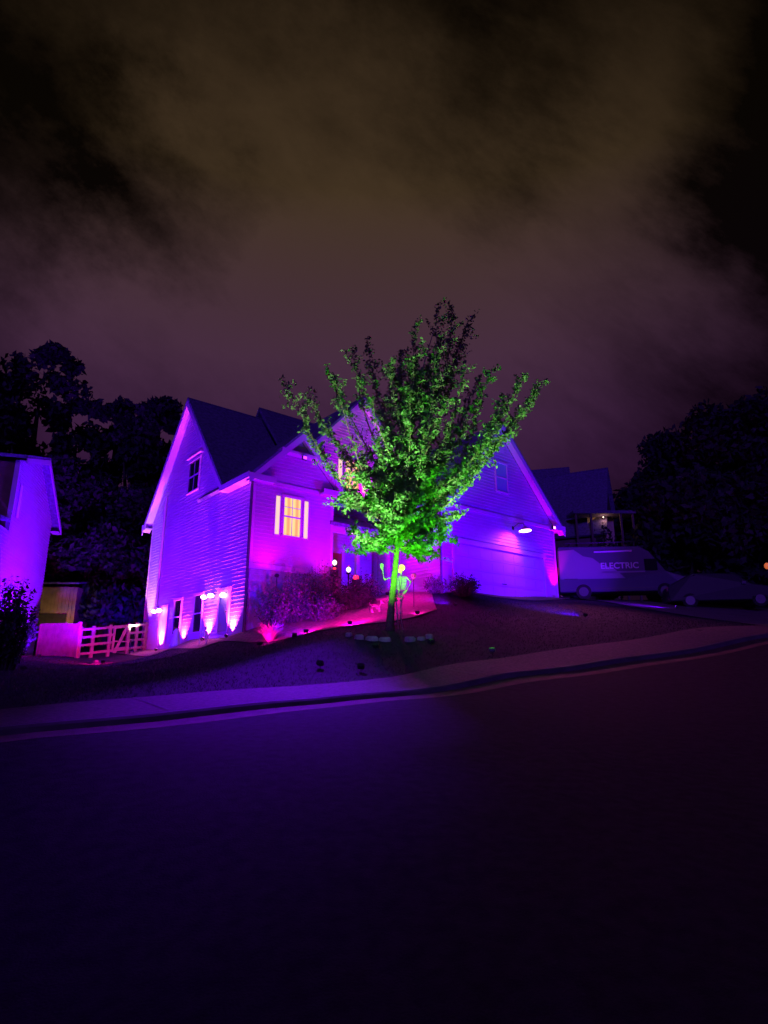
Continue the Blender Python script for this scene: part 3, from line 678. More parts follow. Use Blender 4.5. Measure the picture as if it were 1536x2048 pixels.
# ------------------------------------------------------------------ shed, fence, gate
sp = at(114, 1250, 34); gzs = 2.2
sh = thing('shed', 'tan wooden shed behind the pink lit fence', 'shed', (sp.x, sp.y, gzs), math.radians(8))
m = MB(); m.box(-1.4, .85, 0, 2.2, 0, 3.75)
for k in range(12): m.box(-1.4+k*.19, -1.4+k*.19+.165, -.03, 0, 0, 3.7)
m.build('wall', SHEDW, sh)
m = MB(); slab(m, [(-1.6, -.3, 3.95), (1.0, -.3, 3.98), (1.0, 2.4, 4.4), (-1.6, 2.4, 4.4)], .1); m.build('roof', ROOF, sh)
m = MB(); m.box(-1.0, .45, -.07, -.035, 0, 2.2); m.build('door', DBARK, sh)
sl_ = thing('added_shed_lamp', 'added small warm lamp on the ground in front of the tan shed', 'lamp', (sp.x+.6, sp.y-1.6, gz(sp.x+.6, sp.y-1.6)))  # added lamp, warms the shed front
m = MB(); m.tube([(0, 0, 0), (0, 0, .3)], .03, 6); m.build('post', METAL, sl_); m = MB(); m.tube([(0, 0, .3), (0, 0, .42)], [.06, .05], 8); m.build('lamp_head', METAL, sl_)
spot(sl_, (sp.x+.6, sp.y-1.6, gz(sp.x+.6, sp.y-1.6)+.5), (sp.x-.1, sp.y, 5.2), 110, (1, .62, .25), 100, .8)
fl = at(70, 1318, 28.6); fr = at(150, 1318, 27.4); fz = .5*(gz(fl.x, fl.y)+gz(fr.x, fr.y))
fd = (fr-fl); fd.z = 0; fL = fd.length
fe = thing('board_fence', 'pink lit solid board fence between the neighbouring house and the gate', 'fence', (fl.x, fl.y, 0), math.atan2(fd.y, fd.x))
m = MB(); nb = 14
for k in range(nb):
    a = fL*k/nb; zz = gz(fl.x+fd.x*k/nb, fl.y+fd.y*k/nb); m.box(a+.008, a+fL/nb-.008, -.012, .012, zz+.03, zz+1.52+random.uniform(-.015, .015))
m.build('board', WOOD, fe)
m = MB(); zz = gz(fr.x, fr.y); m.box(fL, fL+.11, -.05, .06, zz-.1, zz+1.6); m.build('post', WOOD, fe)
pieces('rail', [(0, fL, .014, .06, fz+.35, fz+.44), (0, fL, .014, .06, fz+1.2, fz+1.29)], WOOD, fe)
gl = at(156, 1318, 27.4); gr = at(292, 1306, 30.0); gd_ = gr-gl; gd_.z = 0; gL = gd_.length; gang = math.atan2(gd_.y, gd_.x)
ga = thing('ranch_fence', 'open rail fence with wire behind its crossed boards, next to the left wall', 'fence', (gl.x, gl.y, 0), gang)
zl, zr_ = gz(gl.x, gl.y), gz(gr.x, gr.y)
zf = lambda a: zl+(zr_-zl)*a/gL
def rail(mb, a0, a1, h0, h1=None, th=.11):
    h1 = h0 if h1 is None else h1
    mb.hexa([(a0, -.02, zf(a0)+h0), (a1, -.02, zf(a1)+h1), (a1, .02, zf(a1)+h1), (a0, .02, zf(a0)+h0)],
            [(a0, -.02, zf(a0)+h0+th), (a1, -.02, zf(a1)+h1+th), (a1, .02, zf(a1)+h1+th), (a0, .02, zf(a0)+h0+th)])
for fa in (0, .18, .42, .70, .83, .97):
    a = fa*gL; m = MB(); m.box(a-.07, a+.07, .021, .13, zf(a)-.1, zf(a)+1.38); m.build('post', GATEW, ga)
for hh in (.12, .5, .85, 1.2):
    m = MB(); rail(m, -.05, gL*.45, hh); m.build('rail', GATEW, ga)
    m = MB(); rail(m, gL*.70, gL*1.0, hh); m.build('rail', GATEW, ga)
gt = thing('gate', 'wooden gate with a diagonal brace in the rail fence', 'gate', (gl.x, gl.y, 0), gang)
m = MB(); rail(m, gL*.455, gL*.69, .12, th=.16); m.build('rail', GATEW, gt)
m = MB(); rail(m, gL*.455, gL*.69, 1.18, th=.14); m.build('rail', GATEW, gt)
for a in (.45, .67): m = MB(); m.box(gL*a, gL*a+.12, -.045, -.022, zf(gL*a)+.1, zf(gL*a)+1.34); m.build('stile', GATEW, gt)
m = MB(); m.hexa([(gL*.47, -.06, zf(0)+.25), (gL*.47+.16, -.06, zf(0)+.25), (gL*.68, -.06, zf(gL)+1.12), (gL*.68-.16, -.06, zf(gL)+1.12)], [(gL*.47, -.046, zf(0)+.25), (gL*.47+.16, -.046, zf(0)+.25), (gL*.68, -.046, zf(gL)+1.12), (gL*.68-.16, -.046, zf(gL)+1.12)]); m.build('brace', GATEW, gt)
m = MB(); m.box(gL*.46, gL*.68, -.016, -.004, zf(gL*.5)+.55, zf(gL*.5)+.62); m.build('rail', GATEW, gt)
# flood by the gate that lights fence and gate
p = at(205, 1330, 24.0); flood((p.x, p.y), (fr.x-.4, fr.y+.5, gz(fr.x, fr.y)+1.0), 1000, (1, .0, .34), 'magenta flood light in the grass facing the wooden gate', 120, .8, LENS_M)
p = at(268, 1307, 27.6); 
# added warm lamp by the fence, washing the far edge of the left wall
wp = thing('added_post_lamp', 'added small lamp by the end post of the rail fence lighting the wall corner', 'lamp', (gr.x-.35, gr.y-1.1, gz(gr.x, gr.y-1.1)), 0)
m = MB(); m.tube([(0, 0, 0), (0, 0, .5)], .02, 6); m.build('post', METAL, wp); m = MB(); m.tube([(0, 0, .5), (0, 0, .62)], [.05, .04], 8); m.build('lamp_head', METAL, wp)
spot(wp, (gr.x-.35, gr.y-1.1, gz(gr.x, gr.y-1.1)+.65), HP(0, 10.9, 6.4), 1600, (1, .80, .55), 50, .8, .05)

# ------------------------------------------------------------------ yard decorations
def local_flood_marker(): pass
gh = at(350, 1296, 25.6); gzz = gz(gh.x, gh.y)
m = MB(); m.tube([(0,0,0),(0,0,.12),(0,0,.45),(0,0,.62),(0,0,.74)], [.24,.20,.12,.13,.03], 12)
for k in range(7): m.tube([(.2*math.cos(k*.9), .2*math.sin(k*.9), .05), (.26*math.cos(k*.9+.2), .26*math.sin(k*.9+.2), -.02)], [.05, .02], 5)
tag(m.build('ghost_figure', mat('ghost_cloth', (.6, .55, .7), .8, bump=.5, bscale=8), None, True, (gh.x, gh.y, gzz+.04)), 'pale cloth ghost standing below the leftmost cellar window', 'decoration')

# bones -------------------------------------------------------------
def skeleton(base_pts, D, label, S_=1.0, glow=True, hold=True):
    P = {k: at(x, y, D+dz) for k, (x, y, dz) in base_pts.items()}
    root_p = (P['footL']+P['footR'])/2; root_p.z = gz(root_p.x, root_p.y)
    t = thing('skeleton', label, 'skeleton', root_p)
    L = {k: v-root_p for k, v in P.items()}
    return t, L
pts = {'skull': (803, 1137, 0), 'neck': (802, 1150, 0), 'shL': (790, 1153, .02), 'shR': (812, 1154, -.02), 'chest': (801, 1168, 0), 'spine': (797, 1186, 0), 'pelvis': (797, 1196, 0),
       'elL': (768, 1159, -.12), 'wrL': (765, 1139, -.15), 'elR': (822, 1164, -.05), 'wrR': (814, 1180, -.15), 'hipL': (792, 1198, .0), 'hipR': (803, 1199, 0),
       'knL': (795, 1229, -.12), 'knR': (801, 1228, -.12), 'footL': (797, 1262, .05), 'footR': (806, 1263, 0)}
SK, L = skeleton(pts, 16.22, 'white plastic skeleton with one arm raised, hugging the tree trunk')
def bone(name, a, b, r, m=BONE, parent=None, double=False):
    a, b = Vector(a), Vector(b); mb = MB(); d = b-a; n = d.orthogonal().normalized()
    r *= 1.45
    offs_ = [n*r*.7, -n*r*.7] if double else [Vector()]
    for o in offs_:
        mb.tube([a, a+d*.06, a+d*.2, a+d*.8, a+d*.94, b], [r*.9, r*1.5, r*.75, r*.75, r*1.5, r*.9] if not double else [r*.7, r*.95, r*.55, r*.5, r*.8, r*.6], 8)
    return mb.build(name, m, parent or SK, True)
sk = MB(); c = L['skull']
skm = mat('glowing_skull', (.8, .7, .5), .5, emit=(1, .36, .12), es=1.5)
sk.ball(c+Vector((.01, 0, .025)), .088, .095, .092, 14, 10); sk.ball(c+Vector((-.045, -.03, -.045)), .052, .05, .055, 10, 7); sk.tube([c+Vector((-.04, -.02, -.05)), c+Vector((-.055, -.04, -.115))], [.045, .032], 8)
so = sk.build('skull', skm, SK, True)
e = MB(); e.ball(c+Vector((-.05, -.078, .0)), .02); e.ball(c+Vector((.005, -.09, .0)), .02); e.build('eye_socket', BLACK, so)
nk = MB()
sp_pts = [L['neck'], (L['neck']*.6+L['chest']*.4), L['chest'], (L['chest']+L['spine'])/2, L['spine'], L['pelvis']]
for a, b in zip(sp_pts[:-1], sp_pts[1:]):
    for k in range(5):
        q = a.lerp(b, (k+.5)/5); nk.tube([q+Vector((0, .03, -.009)), q+Vector((0, .03, .009))], .022, 7)
nk.tube([L['skull']+Vector((0, .01, -.08)), L['neck']], .022, 7)
nk.build('spine', BONE, SK)
rb = MB(); ch = L['chest']
for k in range(8):
    zz = .17-k*.042; rr = .115+.035*math.sin(PI*(k+1.5)/9)
    for s_ in (-1, 1):
        pp = []
        for j in range(9):
            a = PI*(.5)-s_*(j/8)*PI*.92
            pp.append(ch+Vector((rr*math.cos(a)*1.12, rr*.72*math.sin(a)*1.0-.01, zz-.04*(j/8)*1.0)))
        rb.tube(pp, .0125, 5)
rb.tube([ch+Vector((0, -.105, .15)), ch+Vector((0, -.115, -.02))], [.02, .012], 6)
rb.tube([L['shL'], ch+Vector((0, -.09, .18)), L['shR']], .011, 6)
rb.build('ribcage', BONE, SK)
pv = MB(); pc = L['pelvis']
for s_ in (-1, 1):
    pv.tube([pc+Vector((s_*.02, .04, .03)), pc+Vector((s_*.09, .03, .05)), pc+Vector((s_*.12, -.03, .02)), pc+Vector((s_*.08, -.06, -.05)), pc+Vector((s_*.02, -.06, -.07))], [.02, .03, .028, .024, .016], 7)
pv.build('pelvis', BONE, SK, True)
def limb(name, a, b, c_, r, kind):
    o = bone(name, L[a], L[b], r)
    low = bone('forearm' if kind == 'arm' else 'shin', L[b], L[c_], r*.9, double=True, parent=o)
    return o
la = limb('arm', 'shL', 'elL', 'wrL', .015, 'arm'); ra = limb('arm', 'shR', 'elR', 'wrR', .015, 'arm')
ll = limb('leg', 'hipL', 'knL', 'footL', .018, 'leg'); rl = limb('leg', 'hipR', 'knR', 'footR', .018, 'leg')
def hand(w_, d, side, parent):
    mb = MB(); d = Vector(d).normalized(); n = Vector(side).normalized()
    mb.tube([w_, w_+d*.03], .022, 7)
    for k, ln in enumerate((.085, .095, .09, .07)):
        o = w_+n*(k-1.5)*.02; p1 = o+d*.075; up_ = d*.97+n*(k-1.5)*.08; cr = Vector((0, -1, 0))
        mb.tube([w_+d*.02+n*(k-1.5)*.008, p1], .007, 5)
        mb.tube([p1, p1+up_*ln*.45, p1+up_*ln*.75+cr*.012, p1+up_*ln*.95+cr*.03], [.0085, .0075, .007, .005], 5)
    mb.tube([w_+d*.02, w_+d*.04-n*.035, w_+d*.075-n*.055, w_+d*.10-n*.05], [.008, .008, .007, .005], 5)
    return mb.build('hand', BONE, parent, True)
hand(L['wrL'], (L['wrL']-L['elL'])+Vector((0, 0, .1)), (1, .1, 0), la)
hand(L['wrR'], (-.6, .2, -.5), (.3, 0, 1), ra)
for s_, k in (('footL', ll), ('footR', rl)):
    mb = MB(); p = L[s_]; mb.tube([p+Vector((0, .05, .0)), p, p+Vector((-.01, -.10, -.02)), p+Vector((-.01, -.17, -.03))], [.022, .025, .022, .012], 7)
    for j in range(5): mb.tube([p+Vector((-.035+j*.014, -.13, -.028)), p+Vector((-.04+j*.017, -.20, -.035))], [.007, .005], 5)
    mb.build('foot', BONE, k)
# small skeleton dog on the bed
dp = at(752, 1236, 20.5); dz_ = gz(dp.x, dp.y)
m = MB()
m.tube([(-.25, 0, .34), (.0, 0, .36), (.22, 0, .38)], .022, 6)
for k in range(5):
    x = .02+k*.04
    m.tube([(x, 0, .37), (x, .075, .30), (x, .06, .22), (x, 0, .19), (x, -.06, .22), (x, -.075, .30), (x, 0, .37)], .008, 5)
for x, y in ((-.22, .06), (-.22, -.06), (.2, .06), (.2, -.06)):
    m.tube([(x, y, .33), (x+(-.05 if x < 0 else .02), y, .18), (x, y, 0.0), (x+.06, y, 0.0)], [.018, .014, .012, .01], 6)
m.tube([(.22, 0, .38), (.32, 0, .52)], .022, 6); m.ball((.37, 0, .58), .085, .06, .06); m.tube([(.40, 0, .57), (.52, 0, .54)], [.045, .028], 7)
m.tube([(.33, .04, .63), (.31, .05, .71)], [.025, .006], 5); m.tube([(.33, -.04, .63), (.31, -.05, .71)], [.025, .006], 5)
m.tube([(-.25, 0, .34), (-.38, 0, .44), (-.42, 0, .55)], [.014, .01, .006], 5)
so = m.build('skeleton_dog', BONE, None, True, (dp.x, dp.y, dz_+.04)); so.rotation_euler = (0, 0, .5); so.scale = (.62, .62, .62); tag(so, 'small skeleton dog standing in the mulch left of the trunk', 'decoration')
# skull on stake at left of bed and right of the skeleton
def stake_skull(px, py, D, h, r, label, glow=False):
    p = at(px, py, D); z0 = gz(p.x, p.y); z1 = p.z
    t = thing('skull_stake', label, 'decoration', (p.x, p.y, z0), 0, 'skull stakes in the flower bed')
    m = MB(); m.tube([(0, 0, -.05), (0, 0, max(z1-z0-r, .1))], .012, 6); m.build('stake', METAL, t)
    H_ = max(z1-z0, .1+r); m = MB(); m.ball((0, .01, H_+.02), r, r*1.1, r*.95, 12, 8); m.ball((0, -r*.5, H_-r*.6), r*.6, r*.5, r*.5); q = m.build('skull', mat('glowing_white_skull', (.8, .75, .7), .5, emit=(1, .5, .8), es=.06), t, True)  # faint emission stands in for pink light on the skull
    e = MB(); e.ball((-r*.38, -r*.92, H_), r*.2); e.ball((r*.38, -r*.92, H_), r*.2); e.build('eye_socket', BLACK, q)
stake_skull(652, 1219, 21.5, .3, .085, 'white skull on a stake near the dark shrub left of the path')
stake_skull(827, 1153, 21.0, .9, .10, 'white skull on a tall stake just right of the skeleton')
p = at(739, 1213, 20.8); z0 = gz(p.x, p.y)
hk = MB(); hk.tube([(0, 0, 0), (0, 0, p.z-z0)], .01, 6); hk.tube([(-.14, 0, p.z-z0), (.12, 0, p.z-z0)], .01, 6); tag(hk.build('plant_hook', METAL, None, False, (p.x, p.y, z0)), 'thin metal T shaped plant hook in the flower bed', 'garden hook')
# crouching skeleton figure against the left wall
p = at(410, 1287, 23.2); z0 = gz(p.x, p.y)
gb = MB(); gb.tube([(0, 0, .12), (.02, 0, .3), (0, -.02, .5)], .02, 6)
for k in range(5): gb.tube([(.0+.1*math.cos(a_), .07*math.sin(a_), .30+.045*k) for a_ in np.linspace(0, 2*PI, 9)], .009, 5)
gb.ball((-.02, -.02, .60), .075, .08, .085); gb.tube([(.09, 0, .5), (.2, -.1, .34), (.1, -.22, .22)], .014, 6); gb.tube([(-.09, 0, .5), (-.2, -.1, .36), (-.14, -.24, .25)], .014, 6)
gb.tube([(.06, 0, .12), (.17, -.2, .26), (.12, -.3, .0)], .017, 6); gb.tube([(-.06, 0, .12), (-.17, -.2, .26), (-.12, -.3, .0)], .017, 6)
tag(gb.build('crouching_skeleton', BONE, None, True, (p.x, p.y, z0+.03)), 'small crouching skeleton at the foot of the left wall, beside the side door', 'decoration')
# porch lanterns and pumpkins
def lantern(q, label, h=.34):
    t = thing('lantern', label, 'lantern', q, 0, 'lit lanterns on the porch')
    m = MB(); m.tube([(0, 0, 0), (0, 0, .03)], .10, 8); m.tube([(0, 0, h-.06), (0, 0, h)], [.10, .03], 8)
    for k in range(4): a = PI/4+k*PI/2; m.tube([(.08*math.cos(a), .08*math.sin(a), .02), (.08*math.cos(a), .08*math.sin(a), h-.05)], .008, 4)
    m.build('frame', METAL, t); m = MB(); m.ball((0, 0, h*.48), .095, .095, .11, 10, 8); m.build('glass', GLOW_W, t, True)
lantern(HP(4.15, .35, 4.95) if False else at(669, 1133, 24.5), 'round lit lantern at the left end of the porch')
lantern(at(697, 1147, 24.4), 'larger round lit lantern by the front steps')
def lamp_stand(q, label):
    z0 = gz(q.x, q.y); t = thing('lamp_stand', label, 'stand', (q.x, q.y, z0)); m = MB(); m.tube([(0, 0, 0), (0, 0, q.z-z0)], .03, 6); m.tube([(0, 0, q.z-z0-.03), (0, 0, q.z-z0-.002)], .09, 8); m.build('post', METAL, t)
lamp_stand(at(669, 1133, 24.5), 'dark post under the lantern at the left end of the porch'); lamp_stand(at(697, 1147, 24.4), 'dark post under the lantern by the front steps')
def pumpkin(q, r, label):
    t = thing('pumpkin', label, 'pumpkin', q, 0, 'red glowing pumpkins by the porch'); m = MB()
    for k in range(9):
        a = 2*PI*k/9; m.ball((r*.42*math.cos(a), r*.42*math.sin(a), r*.8), r*.58, r*.58, r*.8, 9, 7)
    m.build('body', GLOW_R, t, True); m = MB(); m.tube([(0, 0, r*1.5), (r*.1, 0, r*1.9)], [r*.14, r*.1], 6); m.build('stem', DBARK, t)
for (x, y, D, r, lb) in [(669, 1140, 24.2, .07, 'tiny red glowing pumpkin under the left lantern'), (712, 1160, 23.6, .12, 'red glowing pumpkin right of the front steps lantern')]:
    q = at(x, y, D); pumpkin(q, r, lb)
    z0 = gz(q.x, q.y); tt = MB(); tt.box(-.16, .16, -.16, .16, 0, q.z-z0-.003); tag(tt.build('pedestal', DBARK, None, False, (q.x, q.y, z0)), 'dark block under the '+lb, 'pedestal')
dl_ = thing('door_lantern', 'tall white lit wall lantern beside the front door', 'wall lamp', HP(3.72, .75, 6.75), RZ)
m = MB(); m.box(.0, .05, -.05, .05, -.3, .35); m.build('bracket', METAL, dl_); m = MB(); m.box(.05, .2, -.07, .07, -.2, .22); m.build('glass', GLOW_W, dl_)

# ------------------------------------------------------------------ vegetation
def cards(pos, size, seed=0, up=0., fold=True):
    r_ = np.random.default_rng(seed); n = len(pos); pos = np.asarray(pos)
    nrm = r_.normal(size=(n, 3)); nrm[:, 2] = nrm[:, 2]*(1+up); nrm /= np.linalg.norm(nrm, axis=1)[:, None]
    t = r_.normal(size=(n, 3)); t -= (t*nrm).sum(1)[:, None]*nrm; t /= np.linalg.norm(t, axis=1)[:, None]; b = np.cross(nrm, t)
    s = (size*(.6+.8*r_.random(n)))[:, None]
    a0 = pos-t*s; a1 = pos+b*s*.55-t*s*.1+nrm*s*.12; a2 = pos+t*s*1.1; a3 = pos-b*s*.55-t*s*.1+nrm*s*.12
    v = np.stack([a0, a1, a2, a3], 1).reshape(-1, 3)
    f = np.arange(4*n).reshape(-1, 4)
    return v, f
def card_obj(name, v, f, m, parent=None):
    me = bpy.data.meshes.new(name); me.vertices.add(len(v)); me.vertices.foreach_set('co', v.ravel())
    me.loops.add(f.size); me.loops.foreach_set('vertex_index', f.ravel()); me.polygons.add(len(f))
    me.polygons.foreach_set('loop_start', np.arange(0, f.size, 4)); me.polygons.foreach_set('loop_total', np.full(len(f), 4))
    me.update(); me.validate(); me.materials.append(m)
    o = bpy.data.objects.new(name, me); COL.objects.link(o)
    if parent: o.parent = parent
    return o
# the street tree
tb = at(779, 1260, 16); tb.z = gz(tb.x, tb.y)
TR = thing('street_tree', 'young leafy tree lit green from below, in front of the house', 'tree', tb)
trunk = [at(779,1262,16), at(783,1205,16), at(789,1150,16), at(793,1110,16), at(797,1050,16), at(803,980,16.05), at(815,900,16.1), at(832,810,16.1), at(850,720,16.1), at(868,660,16.1)]
tr_r = [.125, .088, .078, .072, .066, .066, .05, .036, .022, .01]
mb = MB(); mb.tube([p-tb for p in trunk], tr_r, 10)
branches = []; leafpos = []
r5 = random.Random(4)
def along(pts, t):
    t = t*(len(pts)-1); i = min(int(t), len(pts)-2); return pts[i].lerp(pts[i+1], t-i)
def add_branch(start, end, r0, sag=.0, leaves=1.0, lean=.35, twigs=None):
    start = Vector(start); end = Vector(end); L_ = (end-start).length
    pts_ = []; n = 7
    side = Vector((r5.uniform(-1, 1), r5.uniform(-1, 1), 0))*.06*L_
    for k in range(n+1):
        t = k/n; p = start.lerp(end, t); p = p+Vector((0, 0, -lean*L_*.28*math.sin(PI*t)))+side*math.sin(PI*t)
        pts_.append(p)
    mb.tube([p-tb for p in pts_], [r0*(1-.88*k/n) for k in range(n+1)], 5, cap=False)
    nt_ = twigs or int(L_*8)
    for k in range(nt_):
        t = .22+.78*(k+r5.random())/nt_
        p = along(pts_, min(t, .999)); d = (end-start).normalized()
        tw = Vector((r5.gauss(0, 1), r5.gauss(0, 1), r5.gauss(.55, .6))).normalized(); tw = (tw+d*.6).normalized()
        tl = r5.uniform(.2, .62)*(1.15-.40*t)
        q = p+tw*tl; mb.tube([p-tb, q-tb], [.006, .002], 3, cap=False)
        nl = int(r5.uniform(20, 34)*leaves)
        for j in range(nl):
            s_ = (j+r5.random())/nl; leafpos.append(p.lerp(q, s_)+Vector((r5.gauss(0, 1), r5.gauss(0, 1), r5.gauss(0, 1)))*.045)
tip_px = [(572,765,15.4),(610,790,16.6),(655,745,16.9),(668,750,15.2),(705,702,16.4),(733,682,17.2),(775,722,15.2),(745,800,15.0),(835,648,15.8),(872,625,16.6),(905,612,16.3),(938,640,16.8),(925,690,17.4),
          (930,728,15.3),(985,738,16.2),(1010,790,15.4),(1052,745,15.8),(1092,762,16.5),(1062,795,16.8),(1000,850,15.2),(960,800,16.9),(690,820,15.9),(650,850,16.4),(720,760,15.8),(800,700,17.3),(860,740,17.5),(890,800,15.0),(820,790,14.8),(985,870,16.8),(760,860,14.6),(850,860,14.5),(700,880,17.4),(930,860,17.9),(780,760,18),(840,700,15.2),(900,740,16.4),(960,760,17.6),(880,680,15.6),(810,740,16.2)]
for i, (x, y, D) in enumerate(tip_px):
    e = at(x, y, D); f0 = .36+.26*r5.random() if y > 740 else .42+.35*r5.random()
    sidex = abs(x-840) > 120
    s0 = along(trunk, .40+.2*r5.random() if sidex else f0)
    add_branch(s0, e, .038, leaves=(.85 if (x < 700 or x > 960) else .8), lean=.5)
# low skirt of branches all around
for i in range(46):
    a = 2*PI*i/46*3.1+r5.uniform(-.2, .2); t = r5.uniform(.335, .56); s0 = along(trunk, t)
    R_ = r5.uniform(.9, 1.85)
    e = s0+Vector((math.cos(a)*R_, math.sin(a)*R_, r5.uniform(-.3, .95)))
    add_branch(s0, e, .022, leaves=1.15, lean=-.1, twigs=int(R_*10))
for i in range(26):
    a = r5.uniform(0, 2*PI); t = r5.uniform(.5, .85); s0 = along(trunk, t); R_ = r5.uniform(.3, .95)
    e = s0+Vector((math.cos(a)*R_, math.sin(a)*R_, r5.uniform(.5, 1.3))); add_branch(s0, e, .018, leaves=.85)
mb.build('trunk', BARK, TR, True)
lp = np.array([p[:] for p in leafpos])
# a see-through gap left of the trunk, as deep as the crown
gc = at(738, 1050, 16); dxz = ((lp[:, 0]-gc.x)/.36)**2+((lp[:, 2]-gc.z)/.26)**2
lp = lp[(dxz > 1) | (rng.random(len(lp)) < .04)]
gc = at(718, 858, 16); dxz = ((lp[:, 0]-gc.x)/.66)**2+((lp[:, 2]-gc.z)/.68)**2      # a thin place high on the left
lp = lp[(dxz > 1) | (rng.random(len(lp)) < .12)]
lim = at(790, 1112, 16).z; lp = lp[lp[:, 2] > lim-.02+.25*np.abs(rng.random(len(lp))-.5)]
v, f = cards(lp-np.array(tb[:]), np.full(len(lp), .052), 3, .4)
card_obj('crown', v, f, LEAF, TR)
print('LEAVES', len(lp))
gfp = at(722, 1336, 13.0)
flood((gfp.x, gfp.y), at(800, 995, 16.0), 4600, GRN, 'green flood light low on the lawn in front of the tree', 58, .8, LENS_G, .05)
gfp = at(752, 1300, 14.4)
flood((gfp.x, gfp.y), at(790, 1145, 16.0), 130, (.35, 1, .05), 'added small green flood light in the grass aimed at the trunk', 34, .9, LENS_G, .04)  # added lamp, brings out green on the trunk
gfp = at(862, 1286, 14.9)
flood((gfp.x, gfp.y), at(800, 960, 16.0), 900, GRN, 'green flood light right of the tree foot shining up into the tree', 66, .7, LENS_G, .05)
gfp = at(640, 1338, 13.2)
flood((gfp.x, gfp.y), at(745, 790, 16.0), 5600, (.66, 1, .56), 'added pale green flood light on the lawn left of the tree, shining on the upper crown', 44, .6, LENS_G, .05)  # added fill lamp for the outer leaves on the left
gfp = at(985, 1312, 14.6)
flood((gfp.x, gfp.y), at(975, 780, 16.2), 5600, (.50, 1, .38), 'added pale green flood light on the lawn right of the tree, shining on the upper crown', 46, .6, LENS_G, .05)  # added fill lamp for the outer leaves on the right
# light grey clumps of low plants ringed round the trunk foot
r6 = random.Random(9)
ring = [(-1.06,-.30),(-.78,-.72),(-.46,-.90),(-.12,-.96),(.50,-.84),(.80,-.62),(1.02,-.34)]
for i, (dx, dy) in enumerate(ring):
    x, y = tb.x+dx, tb.y+dy; m = MB(); n = 9
    rx, ry, hh = r6.uniform(.12, .17), r6.uniform(.08, .11), r6.uniform(.07, .12)
    ang = math.atan2(dy, dx)+PI/2
    def ringp(k, s_, z): a = 2*PI*k/n; q = Vector((rx*s_*math.cos(a)*(1+.12*math.sin(3*a+i)), ry*s_*math.sin(a), z)); return (q.x*math.cos(ang)-q.y*math.sin(ang), q.x*math.sin(ang)+q.y*math.cos(ang), q.z)
    m.hexa([ringp(k, 1, -.05) for k in range(n)], [ringp(k, 1.03, hh*.6) for k in range(n)]); m.hexa([ringp(k, 1.0, hh*.6+.001) for k in range(n)], [ringp(k, .7, hh) for k in range(n)])
    tag(m.build('edging_stone', ROCK, None, False, (x, y, gz(x, y))), ['small edging stone at the far left end of the ring round the tree foot', 'second edging stone from the left end of the ring round the tree foot', 'third edging stone from the left in the ring round the tree foot', 'pale edging stone left of the gap in front of the trunk', 'pale edging stone just right of the gap in front of the trunk', 'edging stone second from the right end of the ring', 'edging stone at the far right end of the ring, beside the skeleton foot'][i], 'stone', 'edging stones round the tree foot')

def shrub(px, py, D, w_, h_, n, label, name='shrub', m=SHRUB, size=.035, spiky=False, seed=1, P=None, grp='shrubs in front of the house'):
    p = P or at(px, py, D); z0 = gz(p.x, p.y); t = thing(name, label, 'shrub', (p.x, p.y, z0), 0, grp)
    rr = random.Random(seed); st = MB(); pos = []
    for k in range(n):
        a = rr.uniform(0, 2*PI); R_ = w_*math.sqrt(rr.random()); hh = h_*(1-.45*(R_/w_)**2)*rr.uniform(.65, 1.05)
        b0 = Vector((R_*.35*math.cos(a), R_*.35*math.sin(a), -.03)); b1 = Vector((R_*math.cos(a), R_*math.sin(a), hh)); mid = b0.lerp(b1, .5)+Vector((0, 0, .06))
        st.tube([b0, mid, b1], [.008, .006, .003], 4, cap=False)
        for j in range(26):
            s_ = .2+.8*rr.random(); q = b0.lerp(b1, s_)+Vector((rr.gauss(0, .05), rr.gauss(0, .05), rr.gauss(0, .05))); pos.append(q[:])
    st.build('stems', DBARK, t)
    v, f = cards(np.array(pos), np.full(len(pos), size), seed, .3); card_obj('foliage', v, f, m, t)
    return t
shrub(0,0,0, .95, 1.9, 110, 'tall wispy shrub against the left half of the front bay', P=HP(1.3,-1.3,0), seed=2)
shrub(0,0,0, .9, 2.2, 110, 'tallest wispy shrub, in front of the belt board of the bay', P=HP(2.6,-1.0,0), seed=3)
shrub(0,0,0, .7, 1.5, 80, 'reddish shrub at the left corner of the front bay', P=HP(.3,-1.5,0), seed=4)
shrub(0,0,0, .8, 1.0, 90, 'dark low shrub behind the bright ornamental grass', P=HP(1.6,-2.6,0), m=DLEAF, seed=5)
shrub(0,0,0, .9, 1.45, 130, 'dark round shrub beside the porch steps', P=HP(4.3,-1.3,0), m=DLEAF, seed=6)
shrub(0,0,0, .8, 1.1, 110, 'dark round shrub left of the path skull', P=HP(3.4,-1.9,0), m=DLEAF, seed=8)
shrub(0,0,0, .7, 1.0, 100, 'dark shrub at the left front corner of the garage', P=HP(7.4,-4.0,0), m=DLEAF, seed=9)
shrub(0,0,0, .5, .8, 60, 'magenta lit small shrub between the porch and the garage', P=HP(6.9,-2.9,0), seed=10)
shrub(10,1310,19.5, .85, 3.1, 200, 'dark bushy shrub at the left edge in front of the neighbouring house', m=DLEAF, size=.06, seed=12, grp='shrubs by the left edge')
gp = at(540, 1272, 19.3); z0 = gz(gp.x, gp.y)
og = MB(); rr = random.Random(21)
